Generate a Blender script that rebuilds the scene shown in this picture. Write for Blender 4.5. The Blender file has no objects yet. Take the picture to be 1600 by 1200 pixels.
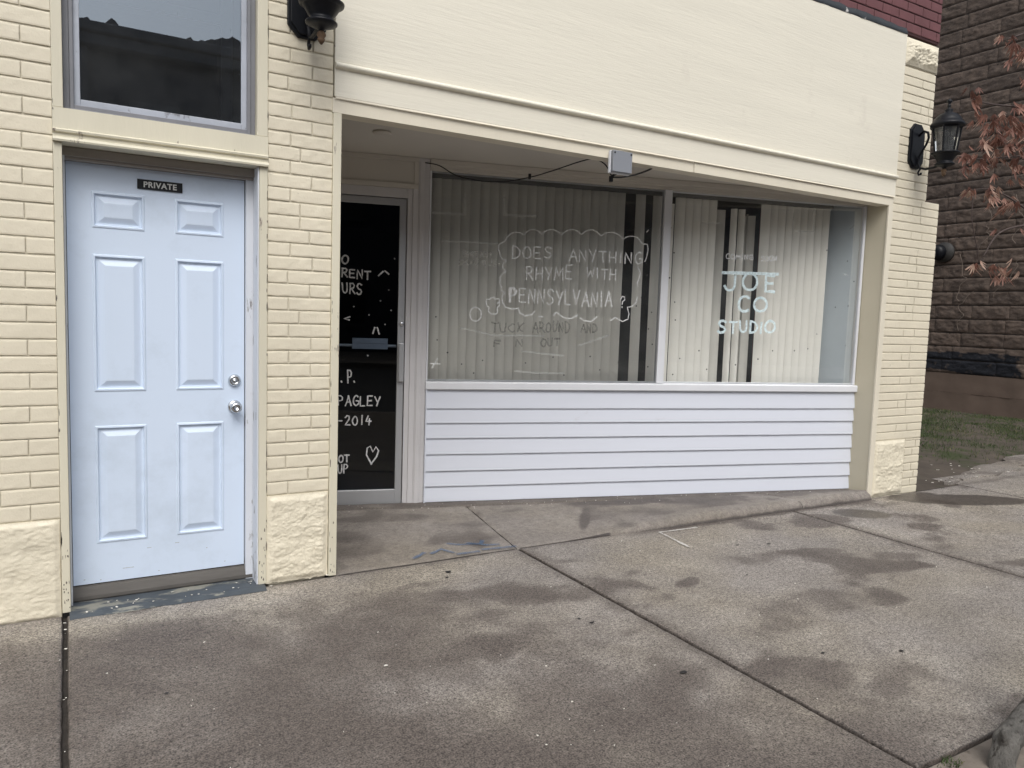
import bpy, math, random
from mathutils import Vector, Matrix, noise
R = math.radians
random.seed(11)
scene = bpy.context.scene
col = scene.collection
def smooth(a, b, x):
    t = max(0.0, min(1.0, (x-a)/(b-a))); return t*t*(3-2*t)
def lerp(a, b, t): return a+(b-a)*t
def fbm(x, y, z=0.0, o=4): return noise.fractal(Vector((x, y, z)), 1.0, 2.0, o)
def nz(x, y, z=0.0): return noise.noise(Vector((x, y, z)))

# ------------------------------------------------------------------ materials
def new_mat(name):
    m = bpy.data.materials.new(name); m.use_nodes = True
    nt = m.node_tree; nt.nodes.clear()
    out = nt.nodes.new('ShaderNodeOutputMaterial')
    return m, nt, out
def nd(nt, t, **kw):
    n = nt.nodes.new(t)
    for k, v in kw.items():
        if k in n.inputs: n.inputs[k].default_value = v
        else: setattr(n, k, v)
    return n
def rgba(c): return (c[0], c[1], c[2], 1.0)
def ramp(nt, fac, stops):
    r = nt.nodes.new('ShaderNodeValToRGB'); el = r.color_ramp.elements
    el[0].position, el[0].color = stops[0][0], rgba(stops[0][1])
    el[1].position, el[1].color = stops[-1][0], rgba(stops[-1][1])
    for p, c in stops[1:-1]:
        e = el.new(p); e.color = rgba(c)
    nt.links.new(fac, r.inputs[0]); return r.outputs[0]
def mixc(nt, fac, a, b):
    m = nt.nodes.new('ShaderNodeMix'); m.data_type = 'RGBA'
    for sock, v in ((m.inputs[0], fac), (m.inputs[6], a), (m.inputs[7], b)):
        if isinstance(v, bpy.types.NodeSocket): nt.links.new(v, sock)
        elif isinstance(v, (tuple, list)): sock.default_value = rgba(v)
        else: sock.default_value = v
    return m.outputs[2]
def tex(nt, scale, detail=4.0, rough=0.6, stretch=None, vec=None):
    t = nd(nt, 'ShaderNodeTexCoord'); n = nd(nt, 'ShaderNodeTexNoise')
    n.inputs['Scale'].default_value = scale; n.inputs['Detail'].default_value = detail
    n.inputs['Roughness'].default_value = rough
    src = t.outputs['Object']
    if stretch:
        mp = nd(nt, 'ShaderNodeMapping'); mp.inputs['Scale'].default_value = stretch
        nt.links.new(src, mp.inputs[0]); src = mp.outputs[0]
    nt.links.new(src, n.inputs['Vector']); return n.outputs['Fac']
def mathn(nt, op, a, b=None, clamp=False):
    m = nd(nt, 'ShaderNodeMath', operation=op); m.use_clamp = clamp
    for i, v in enumerate((a, b)):
        if v is None: continue
        if isinstance(v, bpy.types.NodeSocket): nt.links.new(v, m.inputs[i])
        else: m.inputs[i].default_value = v
    return m.outputs[0]
def surf(name, c, rough=.6, var=.12, vs=3.0, bump=.0, bs=60.0, stretch=None, dirt=None, dirt_lo=.62, dirt_hi=.72, ds=9.0, dstretch=None, metal=0.0, spec=.4, bdist=.004, bdetail=5.0):
    m, nt, out = new_mat(name)
    p = nd(nt, 'ShaderNodeBsdfPrincipled')
    v = tex(nt, vs, 5.0, .6, stretch)
    base = ramp(nt, v, [(.25, [x*(1-var) for x in c]), (.75, [min(1, x*(1+var)) for x in c])])
    if dirt:
        dfac = tex(nt, ds, 6.0, .7, dstretch)
        mask = ramp(nt, dfac, [(dirt_lo, (0, 0, 0)), (dirt_hi, (1, 1, 1))])
        base = mixc(nt, mask, base, dirt)
    nt.links.new(base, p.inputs['Base Color'])
    p.inputs['Roughness'].default_value = rough; p.inputs['Metallic'].default_value = metal
    p.inputs['Specular IOR Level'].default_value = spec
    if bump > 0:
        b = nd(nt, 'ShaderNodeBump'); b.inputs['Strength'].default_value = bump; b.inputs['Distance'].default_value = bdist
        nt.links.new(tex(nt, bs, bdetail, .65, stretch), b.inputs['Height']); nt.links.new(b.outputs[0], p.inputs['Normal'])
    nt.links.new(p.outputs[0], out.inputs[0]); return m
def glass_mat(name, ior=1.5, tint=(.93, .97, .96), rough=0.0, dust_haze=0.0, refl=(1, 1, 1)):
    m, nt, out = new_mat(name)
    tr = nd(nt, 'ShaderNodeBsdfTransparent'); tr.inputs[0].default_value = rgba(tint)
    gl = nd(nt, 'ShaderNodeBsdfGlossy'); gl.inputs['Roughness'].default_value = rough; gl.inputs[0].default_value = rgba(refl)
    fr = nd(nt, 'ShaderNodeFresnel'); fr.inputs['IOR'].default_value = ior
    mx = nd(nt, 'ShaderNodeMixShader')
    nt.links.new(fr.outputs[0], mx.inputs[0]); nt.links.new(tr.outputs[0], mx.inputs[1]); nt.links.new(gl.outputs[0], mx.inputs[2])
    last = mx.outputs[0]
    if dust_haze:
        df = nd(nt, 'ShaderNodeBsdfDiffuse'); df.inputs[0].default_value = (.7, .72, .72, 1)
        m2 = nd(nt, 'ShaderNodeMixShader')
        f = tex(nt, 2.5, 5.0, .7)
        k = ramp(nt, f, [(.35, (dust_haze*.4,)*3), (.75, (dust_haze*1.6,)*3)])
        nt.links.new(k, m2.inputs[0]); nt.links.new(last, m2.inputs[1]); nt.links.new(df.outputs[0], m2.inputs[2]); last = m2.outputs[0]
    nt.links.new(last, out.inputs[0]); return m
def marker_mat(name, c, opac):
    m, nt, out = new_mat(name)
    tr = nd(nt, 'ShaderNodeBsdfTransparent'); df = nd(nt, 'ShaderNodeBsdfDiffuse'); df.inputs[0].default_value = rgba(c)
    mx = nd(nt, 'ShaderNodeMixShader')
    k = ramp(nt, tex(nt, 60.0, 4.0, .7), [(.3, (opac*.55,)*3), (.65, (min(1, opac*1.15),)*3)])
    nt.links.new(k, mx.inputs[0]); nt.links.new(tr.outputs[0], mx.inputs[1]); nt.links.new(df.outputs[0], mx.inputs[2])
    nt.links.new(mx.outputs[0], out.inputs[0]); return m

CREAM = (.735, .675, .535)
M = {}
M['brick'] = surf('cream_painted_brick', CREAM, .55, .065, 2.2, .40, 55, dirt=(.38, .335, .25), dirt_lo=.665, dirt_hi=.715, ds=30)
M['mortar'] = surf('cream_painted_mortar', (.68, .625, .49), .7, .10, 8, .5, 60, dirt=(.24, .21, .16), dirt_lo=.66, dirt_hi=.74, ds=14)
M['stone_cream'] = surf('cream_painted_stone', (.76, .70, .555), .5, .05, 4, .6, 90, dirt=(.42, .36, .26), dirt_lo=.64, dirt_hi=.78, ds=9)
M['board'] = surf('cream_plywood', (.80, .762, .648), .5, .05, 1.2, .27, 11, stretch=(.45, 1, 6), dirt=(.66, .61, .52), dirt_lo=.60, dirt_hi=.78, ds=2.2, dstretch=(1.0, 1, .8), bdist=.006, bdetail=8)
M['trim'] = surf('cream_trim_wood', (.75, .695, .57), .45, .05, 3, .25, 40, stretch=(1, 1, .25), dirt=(.42, .38, .30), dirt_lo=.66, dirt_hi=.76, ds=6)
M['worn_trim'] = surf('worn_cream_trim', (.68, .64, .51), .5, .08, 3, .4, 40, stretch=(1, 1, .2), dirt=(.23, .19, .16), dirt_lo=.63, dirt_hi=.67, ds=12, dstretch=(1, 1, .22))
M['tan'] = surf('tan_trim_paint', (.57, .525, .405), .45, .03, 2, .1, 40)
M['door_white'] = surf('white_steel_door_paint', (.655, .755, .90), .38, .012, 2, .06, 90, dirt=(.57, .66, .78), dirt_lo=.52, dirt_hi=.78, ds=3)
M['jamb_white'] = surf('chipped_white_jamb_paint', (.66, .69, .74), .5, .05, 3, .3, 50, stretch=(1, 1, .3), dirt=(.25, .24, .24), dirt_lo=.60, dirt_hi=.655, ds=13, dstretch=(1, 1, .25))
M['head_wood'] = surf('greyed_head_wood', (.33, .30, .27), .6, .2, 4, .35, 30, stretch=(.4, 1, 5))
M['vinyl'] = surf('white_vinyl_siding', (.655, .685, .760), .42, .015, 1.2, .08, 30, stretch=(.3, 1, 6), dirt=(.50, .50, .53), dirt_lo=.66, dirt_hi=.80, ds=3, dstretch=(1.0, 1.0, 1.6))
M['white_frame'] = surf('white_window_frame', (.72, .735, .77), .4, .04, 4, .08, 40, dirt=(.45, .44, .43), dirt_lo=.70, dirt_hi=.78, ds=8, dstretch=(.25, .25, .5))
M['post'] = surf('old_white_post_paint', (.60, .59, .60), .5, .05, 3, .2, 50, dirt=(.36, .34, .33), dirt_lo=.68, dirt_hi=.76, ds=8, dstretch=(1, 1, .3))
M['soffit'] = surf('grey_beige_soffit', (.60, .57, .52), .65, .06, 1.2, .1, 20)
M['alu'] = surf('dull_aluminium', (.50, .51, .53), .42, .07, 3, .1, 80, stretch=(1, 1, .15), dirt=(.26, .26, .27), dirt_lo=.68, dirt_hi=.76, ds=10, dstretch=(1, 1, .3), metal=.55)
M['alu_grey'] = surf('weathered_grey_sash', (.21, .215, .235), .5, .1, 5, .2, 60, dirt=(.62, .62, .62), dirt_lo=.70, dirt_hi=.75, ds=14, metal=.2)
M['sash'] = surf('pale_grey_sash', (.42, .45, .51), .5, .14, 5, .15, 60, dirt=(.20, .205, .23), dirt_lo=.61, dirt_hi=.67, ds=12, dstretch=(1, 1, .6))
M['chrome'] = surf('brushed_steel', (.62, .64, .66), .22, .05, 20, 0, metal=1.0)
M['black_metal'] = surf('black_lamp_metal', (.007, .008, .011), .42, .2, 8, .2, 60, spec=.25)
M['rust'] = surf('rusty_finial', (.12, .075, .045), .8, .4, 40, .4, 90)
M['black_plastic'] = surf('black_cable_plastic', (.012, .012, .013), .5, .1)
M['grey_plastic'] = surf('grey_box_paint', (.25, .265, .295), .5, .03, 4, .05, 40)
M['sign_black'] = surf('black_sign_face', (.012, .013, .016), .35, .1)
M['sign_silver'] = surf('silver_letters', (.62, .62, .60), .4, .05)
M['vane'] = surf('ivory_blind_vane', (.80, .785, .73), .6, .03, 2, .08, 60)
M['rail'] = surf('dark_headrail', (.20, .20, .20), .5, .05)
M['room'] = surf('dim_room_paint', (.045, .05, .065), .8, .1)
M['room_floor'] = surf('dim_room_floor', (.04, .038, .036), .6, .1)
M['return_wall'] = surf('pale_blue_return_wall', (.50, .56, .60), .6, .03, 3, .05, 40)
M['glass'] = glass_mat('window_glass', 1.5, (.97, .975, .965), dust_haze=.06)  # diffuse dust coat, also standing in for the milky sky reflection
M['door_glass'] = glass_mat('door_glass', 1.45, (.50, .55, .60))
M['transom_glass'] = glass_mat('transom_glass', 2.9, (.60, .66, .76), dust_haze=.03, refl=(.78, .89, 1.0))
M['lamp_glass'] = glass_mat('lamp_glass', 1.6, (.85, .87, .88), dust_haze=.10)
M['marker'] = marker_mat('white_marker', (.97, .98, .98), 1.05)
M['marker_door'] = marker_mat('white_marker_door', (.80, .81, .82), .80)
M['paint_letters'] = marker_mat('pale_blue_letter_paint', (.72, .86, .90), .98)
M['faint'] = marker_mat('faint_marker', (.80, .78, .74), .30)
M['dark_letters'] = marker_mat('dark_faint_letters', (.10, .09, .08), .40)
M['speck'] = surf('dark_specks', (.06, .06, .06), .6, .1)
M['speck_white'] = marker_mat('pale_specks', (.7, .72, .75), .55)
M['reflection'] = marker_mat('painted_reflection', (.80, .82, .82), .22)  # pale diffuse colour standing in for reflections in the glass
M['red_brick'] = surf('dark_red_painted_brick', (.150, .060, .064), .6, .18, 6, .4, 50, dirt=(.45, .40, .38), dirt_lo=.70, dirt_hi=.76, ds=5)
M['red_mortar'] = surf('dark_red_mortar', (.05, .018, .020), .8, .2)
M['flashing'] = surf('tar_flashing', (.030, .036, .042), .6, .3, 9, .5, 30, dirt=(.55, .54, .52), dirt_lo=.60, dirt_hi=.63, ds=5)
M['slate'] = surf('blue_grey_step_paint', (.062, .073, .084), .5, .25, 6, .4, 40, dirt=(.24, .235, .20), dirt_lo=.52, dirt_hi=.58, ds=5, dstretch=(.5, 1.3, 1))
M['sill_wood'] = surf('bare_grey_sill_wood', (.095, .088, .08), .7, .35, 6, .4, 40, stretch=(.3, 2, 2))
M['bark'] = surf('grey_maple_bark', (.155, .148, .135), .85, .5, 26, 1.0, 70, stretch=(1, 1, .35), dirt=(.05, .044, .038), dirt_lo=.54, dirt_hi=.64, ds=42, dstretch=(1, 1, .4), bdist=.02)
M['twig'] = surf('brown_twig', (.07, .05, .045), .7, .2)
M['asphalt'] = surf('asphalt', (.05, .05, .052), .85, .25, 20, .5, 120)
M['soil'] = surf('dark_soil', (.055, .045, .038), .9, .4, 9, .8, 60, dirt=(.16, .14, .12), dirt_lo=.60, dirt_hi=.68, ds=8)
M['sand'] = surf('pale_sandy_soil', (.19, .165, .14), .9, .35, 9, .8, 60, dirt=(.07, .055, .045), dirt_lo=.56, dirt_hi=.66, ds=6)
M['joint_dirt'] = surf('joint_dirt', (.030, .025, .021), .9, .5, 30, .5, 90)
M['far_brick'] = surf('dark_far_brick', (.060, .064, .080), .8, .2, 3)
M['far_stone'] = surf('far_stone_trim', (.09, .095, .11), .8, .2, 3)
M['far_glass'] = surf('far_window_glass', (.02, .022, .026), .1, .1)
M['debris'] = surf('pale_paint_flakes', (.72, .69, .62), .7, .2, 40)
M['gum'] = surf('dark_gum', (.022, .02, .02), .6, .2)
M['chalk'] = marker_mat('white_pavement_paint', (.72, .70, .66), .72)
M['blue_paint'] = marker_mat('blue_pavement_paint', (.09, .17, .30), .50)
M['vine'] = surf('dry_vine', (.20, .16, .13), .8, .2)

def concrete(name, light, mid, dark, speckle=.5):
    m, nt, out = new_mat(name)
    p = nd(nt, 'ShaderNodeBsdfPrincipled')
    big = tex(nt, 1.7, 8.0, .68)
    base = ramp(nt, big, [(.30, [x*.82 for x in mid]), (.52, mid), (.74, light)])
    tint = ramp(nt, tex(nt, .9, 3.0, .5, (1, 1.3, 1)), [(.42, (1, 1, 1)), (.66, (1.0, .97, .86))])
    mu = nd(nt, 'ShaderNodeMix'); mu.data_type = 'RGBA'; mu.blend_type = 'MULTIPLY'; mu.inputs[0].default_value = .8
    nt.links.new(base, mu.inputs[6]); nt.links.new(tint, mu.inputs[7]); base = mu.outputs[2]
    at = nd(nt, 'ShaderNodeAttribute', attribute_name='stain'); wt = nd(nt, 'ShaderNodeAttribute', attribute_name='wet')
    jit = mathn(nt, 'MULTIPLY', tex(nt, 20.0, 6.0, .8), 1.25)
    j2 = mathn(nt, 'ADD', mathn(nt, 'MULTIPLY', mathn(nt, 'SUBTRACT', tex(nt, 5.5, 9.0, .74), .5), 1.35), mathn(nt, 'MULTIPLY', mathn(nt, 'SUBTRACT', tex(nt, 45.0, 4.0, .8), .5), .55))
    sraw = mathn(nt, 'ADD', at.outputs['Fac'], j2)
    sfac = ramp(nt, sraw, [(.12, (0, 0, 0)), (.30, (.30, .30, .30)), (.40, (.62, .62, .62)), (.75, (1, 1, 1))])
    base = mixc(nt, sfac, base, dark)
    base = mixc(nt, mathn(nt, 'MULTIPLY', wt.outputs['Fac'], .8), base, [x*.55 for x in dark])
    fine = tex(nt, 150.0, 2.0, .6); mid_n = tex(nt, 55.0, 4.0, .8)
    sp = mathn(nt, 'ADD', mathn(nt, 'MULTIPLY', fine, .55), mathn(nt, 'MULTIPLY', mid_n, .45))
    spr = ramp(nt, sp, [(.38, (1-speckle,)*3), (.5, (1, 1, 1)), (.62, (1+speckle*.9,)*3)])
    m2 = nd(nt, 'ShaderNodeMix'); m2.data_type = 'RGBA'; m2.blend_type = 'MULTIPLY'; m2.inputs[0].default_value = 1.0
    nt.links.new(base, m2.inputs[6]); nt.links.new(spr, m2.inputs[7]); base = m2.outputs[2]
    mot = ramp(nt, tex(nt, 22.0, 6.0, .8), [(.36, (.80, .79, .78)), (.5, (1, 1, 1)), (.64, (1.18, 1.18, 1.17))])
    m3 = nd(nt, 'ShaderNodeMix'); m3.data_type = 'RGBA'; m3.blend_type = 'MULTIPLY'; m3.inputs[0].default_value = 1.0
    nt.links.new(base, m3.inputs[6]); nt.links.new(mot, m3.inputs[7]); base = m3.outputs[2]
    vo = nd(nt, 'ShaderNodeTexVoronoi'); vo.inputs['Scale'].default_value = 26.0
    nt.links.new(nd(nt, 'ShaderNodeTexCoord').outputs['Object'], vo.inputs['Vector'])
    dots = ramp(nt, vo.outputs['Distance'], [(.035, (1, 1, 1)), (.075, (0, 0, 0))])
    pick = nd(nt, 'ShaderNodeSeparateColor'); nt.links.new(vo.outputs['Color'], pick.inputs[0])
    keep = mathn(nt, 'GREATER_THAN', pick.outputs[0], .86)
    base = mixc(nt, mathn(nt, 'MULTIPLY', mathn(nt, 'MULTIPLY', dots, keep), .6), base, (.5, .47, .43))
    nt.links.new(base, p.inputs['Base Color'])
    ro = mathn(nt, 'SUBTRACT', .78, mathn(nt, 'ADD', mathn(nt, 'MULTIPLY', wt.outputs['Fac'], .34), mathn(nt, 'MULTIPLY', at.outputs['Fac'], .10)))
    nt.links.new(ro, p.inputs['Roughness'])
    b = nd(nt, 'ShaderNodeBump'); b.inputs['Strength'].default_value = .45; b.inputs['Distance'].default_value = .004
    nt.links.new(sp, b.inputs['Height']); nt.links.new(b.outputs[0], p.inputs['Normal'])
    nt.links.new(p.outputs[0], out.inputs[0]); return m
M['concrete'] = concrete('exposed_aggregate_concrete', (.335, .310, .283), (.255, .232, .211), (.108, .091, .080), .78)
M['entry_concrete'] = concrete('smooth_entry_concrete', (.285, .262, .236), (.225, .202, .182), (.095, .081, .073), .28)

def ashlar_mat():
    m, nt, out = new_mat('brown_rock_faced_stone')
    p = nd(nt, 'ShaderNodeBsdfPrincipled')
    a = nd(nt, 'ShaderNodeAttribute', attribute_name='tone')
    base = ramp(nt, a.outputs['Fac'], [(0.0, (.092, .070, .057)), (.5, (.126, .095, .076)), (1.0, (.165, .124, .098))])
    v = ramp(nt, tex(nt, 9.0, 6.0, .7), [(.3, (.60, .60, .62)), (.7, (1.3, 1.28, 1.25))])
    mu = nd(nt, 'ShaderNodeMix'); mu.data_type = 'RGBA'; mu.blend_type = 'MULTIPLY'; mu.inputs[0].default_value = 1.0
    nt.links.new(base, mu.inputs[6]); nt.links.new(v, mu.inputs[7]); base = mu.outputs[2]
    t = nd(nt, 'ShaderNodeAttribute', attribute_name='tar')
    base = mixc(nt, mathn(nt, 'MULTIPLY', t.outputs['Fac'], ramp(nt, tex(nt, 7.0, 6, .7), [(.30, (.35, .35, .35)), (.42, (1, 1, 1))])), base, (.010, .012, .018))
    nt.links.new(base, p.inputs['Base Color']); p.inputs['Roughness'].default_value = .85
    b = nd(nt, 'ShaderNodeBump'); b.inputs['Strength'].default_value = .8; b.inputs['Distance'].default_value = .02
    nt.links.new(tex(nt, 22.0, 6.0, .7), b.inputs['Height']); nt.links.new(b.outputs[0], p.inputs['Normal'])
    nt.links.new(p.outputs[0], out.inputs[0]); return m
M['ashlar'] = ashlar_mat()
M['found'] = surf('brown_painted_footing', (.150, .110, .086), .75, .14, 3, .4, 25, dirt=(.17, .14, .125), dirt_lo=.70, dirt_hi=.74, ds=5, dstretch=(1, .3, 3))
def leaf_mat(name, c1, c2, c3, trans=.25):
    m, nt, out = new_mat(name)
    p = nd(nt, 'ShaderNodeBsdfPrincipled'); a = nd(nt, 'ShaderNodeAttribute', attribute_name='tone')
    base = ramp(nt, a.outputs['Fac'], [(0, c1), (.5, c2), (1, c3)])
    nt.links.new(base, p.inputs['Base Color']); p.inputs['Roughness'].default_value = .65
    tl = nd(nt, 'ShaderNodeBsdfTranslucent'); nt.links.new(base, tl.inputs[0])
    mx = nd(nt, 'ShaderNodeMixShader'); mx.inputs[0].default_value = trans
    nt.links.new(p.outputs[0], mx.inputs[1]); nt.links.new(tl.outputs[0], mx.inputs[2]); nt.links.new(mx.outputs[0], out.inputs[0]); return m
M['leaf'] = leaf_mat('dry_red_maple_leaf', (.115, .048, .036), (.250, .118, .086), (.46, .32, .245))
M['grass'] = leaf_mat('lawn_grass', (.036, .066, .018), (.066, .100, .030), (.20, .185, .085), .2)
M['lawn'] = surf('lawn_earth', (.085, .070, .056), .85, .4, 3, .8, 40, dirt=(.045, .055, .022), dirt_lo=.52, dirt_hi=.62, ds=1.4)
M['peel'] = surf('bare_wood_flakes', (.15, .13, .11), .8, .4, 60)

# ------------------------------------------------------------------ mesh builder
class MB:
    def __init__(s, tf=None):
        s.v = []; s.f = []; s.tf = tf; s.attr = {}
    def add(s, vs, fs, **attrs):
        o = len(s.v)
        for p in vs: s.v.append(tuple(s.tf(p)) if s.tf else tuple(p))
        for f in fs: s.f.append(tuple(i+o for i in f))
        for k, val in attrs.items():
            a = s.attr.setdefault(k, {})
            for i in range(len(vs)): a[o+i] = val[i] if isinstance(val, (list, tuple)) else val
        return s
    def box(s, x0, x1, y0, y1, z0, z1, **at):
        vs = [(x, y, z) for z in (z0, z1) for y in (y0, y1) for x in (x0, x1)]
        return s.add(vs, [(0, 2, 3, 1), (4, 5, 7, 6), (0, 1, 5, 4), (2, 6, 7, 3), (0, 4, 6, 2), (1, 3, 7, 5)], **at)
    def prism(s, prof, a0, a1, axis='x'):
        """profile in the two other axes swept along an axis"""
        n = len(prof); vs = []
        for a in (a0, a1):
            for p, q in prof: vs.append({'x': (a, p, q), 'y': (p, a, q), 'z': (p, q, a)}[axis])
        fs = [(i, (i+1) % n, (i+1) % n+n, i+n) for i in range(n)]
        fs += [tuple(range(n))[::-1], tuple(range(n, 2*n))]
        return s.add(vs, fs)
    def grid(s, nu, nv, fn, **at):
        vs = [fn(i/nu, j/nv) for j in range(nv+1) for i in range(nu+1)]
        fs = [(j*(nu+1)+i, j*(nu+1)+i+1, (j+1)*(nu+1)+i+1, (j+1)*(nu+1)+i) for j in range(nv) for i in range(nu)]
        return s.add(vs, fs, **at)
    def rows(s, rows, **at):
        n = len(rows[0]); vs = [p for r in rows for p in r]
        fs = [(j*n+i, j*n+i+1, (j+1)*n+i+1, (j+1)*n+i) for j in range(len(rows)-1) for i in range(n-1)]
        return s.add(vs, fs, **at)
    def tube(s, pts, r, n=8, caps=True):
        pts = [Vector(p) for p in pts]; rs = r if isinstance(r, (list, tuple)) else [r]*len(pts)
        vs = []; up = Vector((0, 0, 1)); prev = None
        for i, p in enumerate(pts):
            d = (pts[min(i+1, len(pts)-1)]-pts[max(i-1, 0)]).normalized()
            if prev is None:
                a = d.cross(up if abs(d.z) < .9 else Vector((1, 0, 0))).normalized()
            else:
                a = (prev-d*prev.dot(d)).normalized()
            prev = a; b = d.cross(a)
            for k in range(n):
                t = 2*math.pi*k/n; vs.append(p+(a*math.cos(t)+b*math.sin(t))*rs[i])
        fs = [(j*n+i, j*n+(i+1) % n, (j+1)*n+(i+1) % n, (j+1)*n+i) for j in range(len(pts)-1) for i in range(n)]
        if caps: fs += [tuple(range(n))[::-1], tuple(range((len(pts)-1)*n, len(pts)*n))]
        return s.add(vs, fs)
    def lathe(s, prof, c=(0, 0, 0), n=24, axis='z', rot=0.0):
        vs = []
        for r, h in prof:
            for k in range(n):
                t = 2*math.pi*k/n+rot; a, b = r*math.cos(t), r*math.sin(t)
                q = {'z': (a, b, h), 'y': (a, h, b)}[axis]
                vs.append((c[0]+q[0], c[1]+q[1], c[2]+q[2]))
        m = len(prof)
        fs = [(j*n+i, j*n+(i+1) % n, (j+1)*n+(i+1) % n, (j+1)*n+i) for j in range(m-1) for i in range(n)]
        fs += [tuple(range(n))[::-1], tuple(range((m-1)*n, m*n))]
        return s.add(vs, fs)
    def ribbon(s, pts, w, d=0.0):
        """flat pen stroke in the (u, z) plane of a pane, d in front of it"""
        P = [Vector(p) for p in pts]; L = []
        for i, p in enumerate(P):
            t = (P[min(i+1, len(P)-1)]-P[max(i-1, 0)])
            if t.length < 1e-6: t = Vector((1, 0))
            t.normalize(); q = Vector((-t.y, t.x))*w*.5*(1+.25*nz(p.x*60, p.y*60, 3.3))
            e = t*w*.4 if i == len(P)-1 else (-t*w*.4 if i == 0 else Vector((0, 0)))
            L.append([(p.x+q.x+e.x, d, p.y+q.y+e.y), (p.x-q.x+e.x, d, p.y-q.y+e.y)])
        return s.rows(L)
    def build(s, name, mat, parent=None, sm=False, bevel=0.0, seg=2, origin=None, ang=35):
        me = bpy.data.meshes.new(name)
        off = Vector((0, 0, 0))
        if parent is not None:
            off = Vector(parent.get('_w', (0, 0, 0)))
        elif origin is not None: off = Vector(origin)
        me.from_pydata([tuple(Vector(p)-off) for p in s.v], [], s.f); me.validate(clean_customdata=False)
        for k, d in s.attr.items():
            a = me.attributes.new(k, 'FLOAT', 'POINT')
            vals = [0.0]*len(me.vertices)
            for i, val in d.items(): vals[i] = val
            a.data.foreach_set('value', vals)
        me.materials.append(mat)
        import bmesh
        bm = bmesh.new(); bm.from_mesh(me); bmesh.ops.recalc_face_normals(bm, faces=bm.faces); bm.to_mesh(me); bm.free()
        if sm: me.polygons.foreach_set('use_smooth', [True]*len(me.polygons))
        o = bpy.data.objects.new(name, me); col.objects.link(o)
        if parent is not None: o.parent = parent; o['_w'] = tuple(off)
        else:
            o.location = off; o['_w'] = tuple(off)
        if bevel:
            b = o.modifiers.new('bevel', 'BEVEL'); b.width = bevel; b.segments = seg; b.limit_method = 'ANGLE'; b.angle_limit = R(40)
        return o
def tag(o, label=None, cat=None, group=None, kind=None):
    for k, v in (('label', label), ('category', cat), ('group', group), ('kind', kind)):
        if v: o[k] = v
    return o
def empty(name, loc):
    o = bpy.data.objects.new(name, None); col.objects.link(o); o.location = loc; o['_w'] = tuple(loc); o.empty_display_size = .1
    return o

# the angled shop front: u runs along it from the post beside the glass door, d towards the street
A = Vector((2.308, 1.194, 0.0)); EU = Vector((.96494, -.26247, 0)); EN = Vector((-.26247, -.96494, 0))
LW = 3.78
def SF(p): return A+EU*p[0]+EN*p[1]+Vector((0, 0, p[2]))
def ysf(x): return 1.194-(x-2.308)*.272

# hand lettering: strokes on a unit box
def oval(cx, cy, rx, ry, a0=90, a1=460, n=16):
    return [(cx+rx*math.cos(R(a0+(a1-a0)*i/n)), cy+ry*math.sin(R(a0+(a1-a0)*i/n))) for i in range(n+1)]
GLY = {
 'A': [[(0, 0), (.45, 1)], [(.45, 1), (.9, 0)], [(.2, .38), (.75, .38)]],
 'C': [oval(.5, .5, .45, .5, 50, 310)], 'D': [[(.05, 0), (.05, 1)], [(.05, 1), (.5, .92), (.85, .6), (.8, .3), (.5, .04), (.05, 0)]],
 'E': [[(.75, 1), (.05, 1), (.05, 0), (.8, 0)], [(.05, .52), (.65, .52)]], 'F': [[(.8, 1), (.05, 1), (.05, 0)], [(.05, .5), (.6, .5)]],
 'G': [oval(.5, .5, .45, .5, 55, 320), [(.5, .45), (.92, .45), (.9, .1)]], 'H': [[(.05, 0), (.05, 1)], [(.8, 0), (.8, 1)], [(.05, .5), (.8, .5)]],
 'I': [[(.3, 0), (.3, 1)]], 'J': [[(.8, 1), (.78, .35), (.65, .06), (.42, 0), (.2, .08), (.05, .3)]], 'K': [[(.05, 0), (.05, 1)], [(.8, 1), (.08, .45), (.8, 0)]],
 'L': [[(.05, 1), (.05, 0), (.75, 0)]], 'M': [[(.0, 0), (.12, 1), (.45, .3), (.8, 1), (.92, 0)]], 'N': [[(.05, 0), (.05, 1), (.78, 0), (.78, 1)]],
 'O': [oval(.45, .5, .43, .5)], 'P': [[(.08, 0), (.08, 1)], [(.08, 1), (.5, 1), (.78, .8), (.7, .55), (.4, .45), (.08, .45)]],
 'R': [[(.05, 0), (.08, 1)], [(.0, .95), (.5, 1), (.75, .8), (.6, .55), (.08, .45)], [(.3, .48), (.85, 0)]],
 'S': [[(.8, .88), (.55, 1), (.25, .95), (.1, .75), (.3, .55), (.65, .45), (.8, .25), (.6, .04), (.3, 0), (.05, .12)]],
 'T': [[(.0, 1), (.9, 1)], [(.45, 1), (.45, 0)]], 'U': [[(.05, 1), (.08, .3), (.25, .03), (.5, 0), (.72, .12), (.8, .4), (.8, 1)]],
 'V': [[(.0, 1), (.4, 0), (.8, 1)]], 'W': [[(.0, 1), (.22, 0), (.45, .7), (.68, 0), (.92, 1)]], 'Y': [[(.0, 1), (.4, .5)], [(.8, 1), (.35, 0)]],
 'X': [[(0, 1), (.8, 0)], [(.8, 1), (0, 0)]], '-': [[(.15, .45), (.7, .45)]], '?': [[(.1, .75), (.3, 1), (.6, .95), (.65, .7), (.35, .5), (.33, .3)], [(.33, .08), (.34, .02)]],
 '2': [[(.05, .8), (.3, 1), (.65, .92), (.65, .65), (.05, 0), (.8, 0)]], '0': [oval(.42, .5, .38, .5)], '1': [[(.35, 1), (.38, 0)]], '4': [[(.4, 1), (.05, .4), (.85, .42)], [(.6, .7), (.58, 0)]],
}
WID = {'I': .62, 'M': 1.15, 'W': 1.12, 'L': .92, '1': .75}
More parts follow.
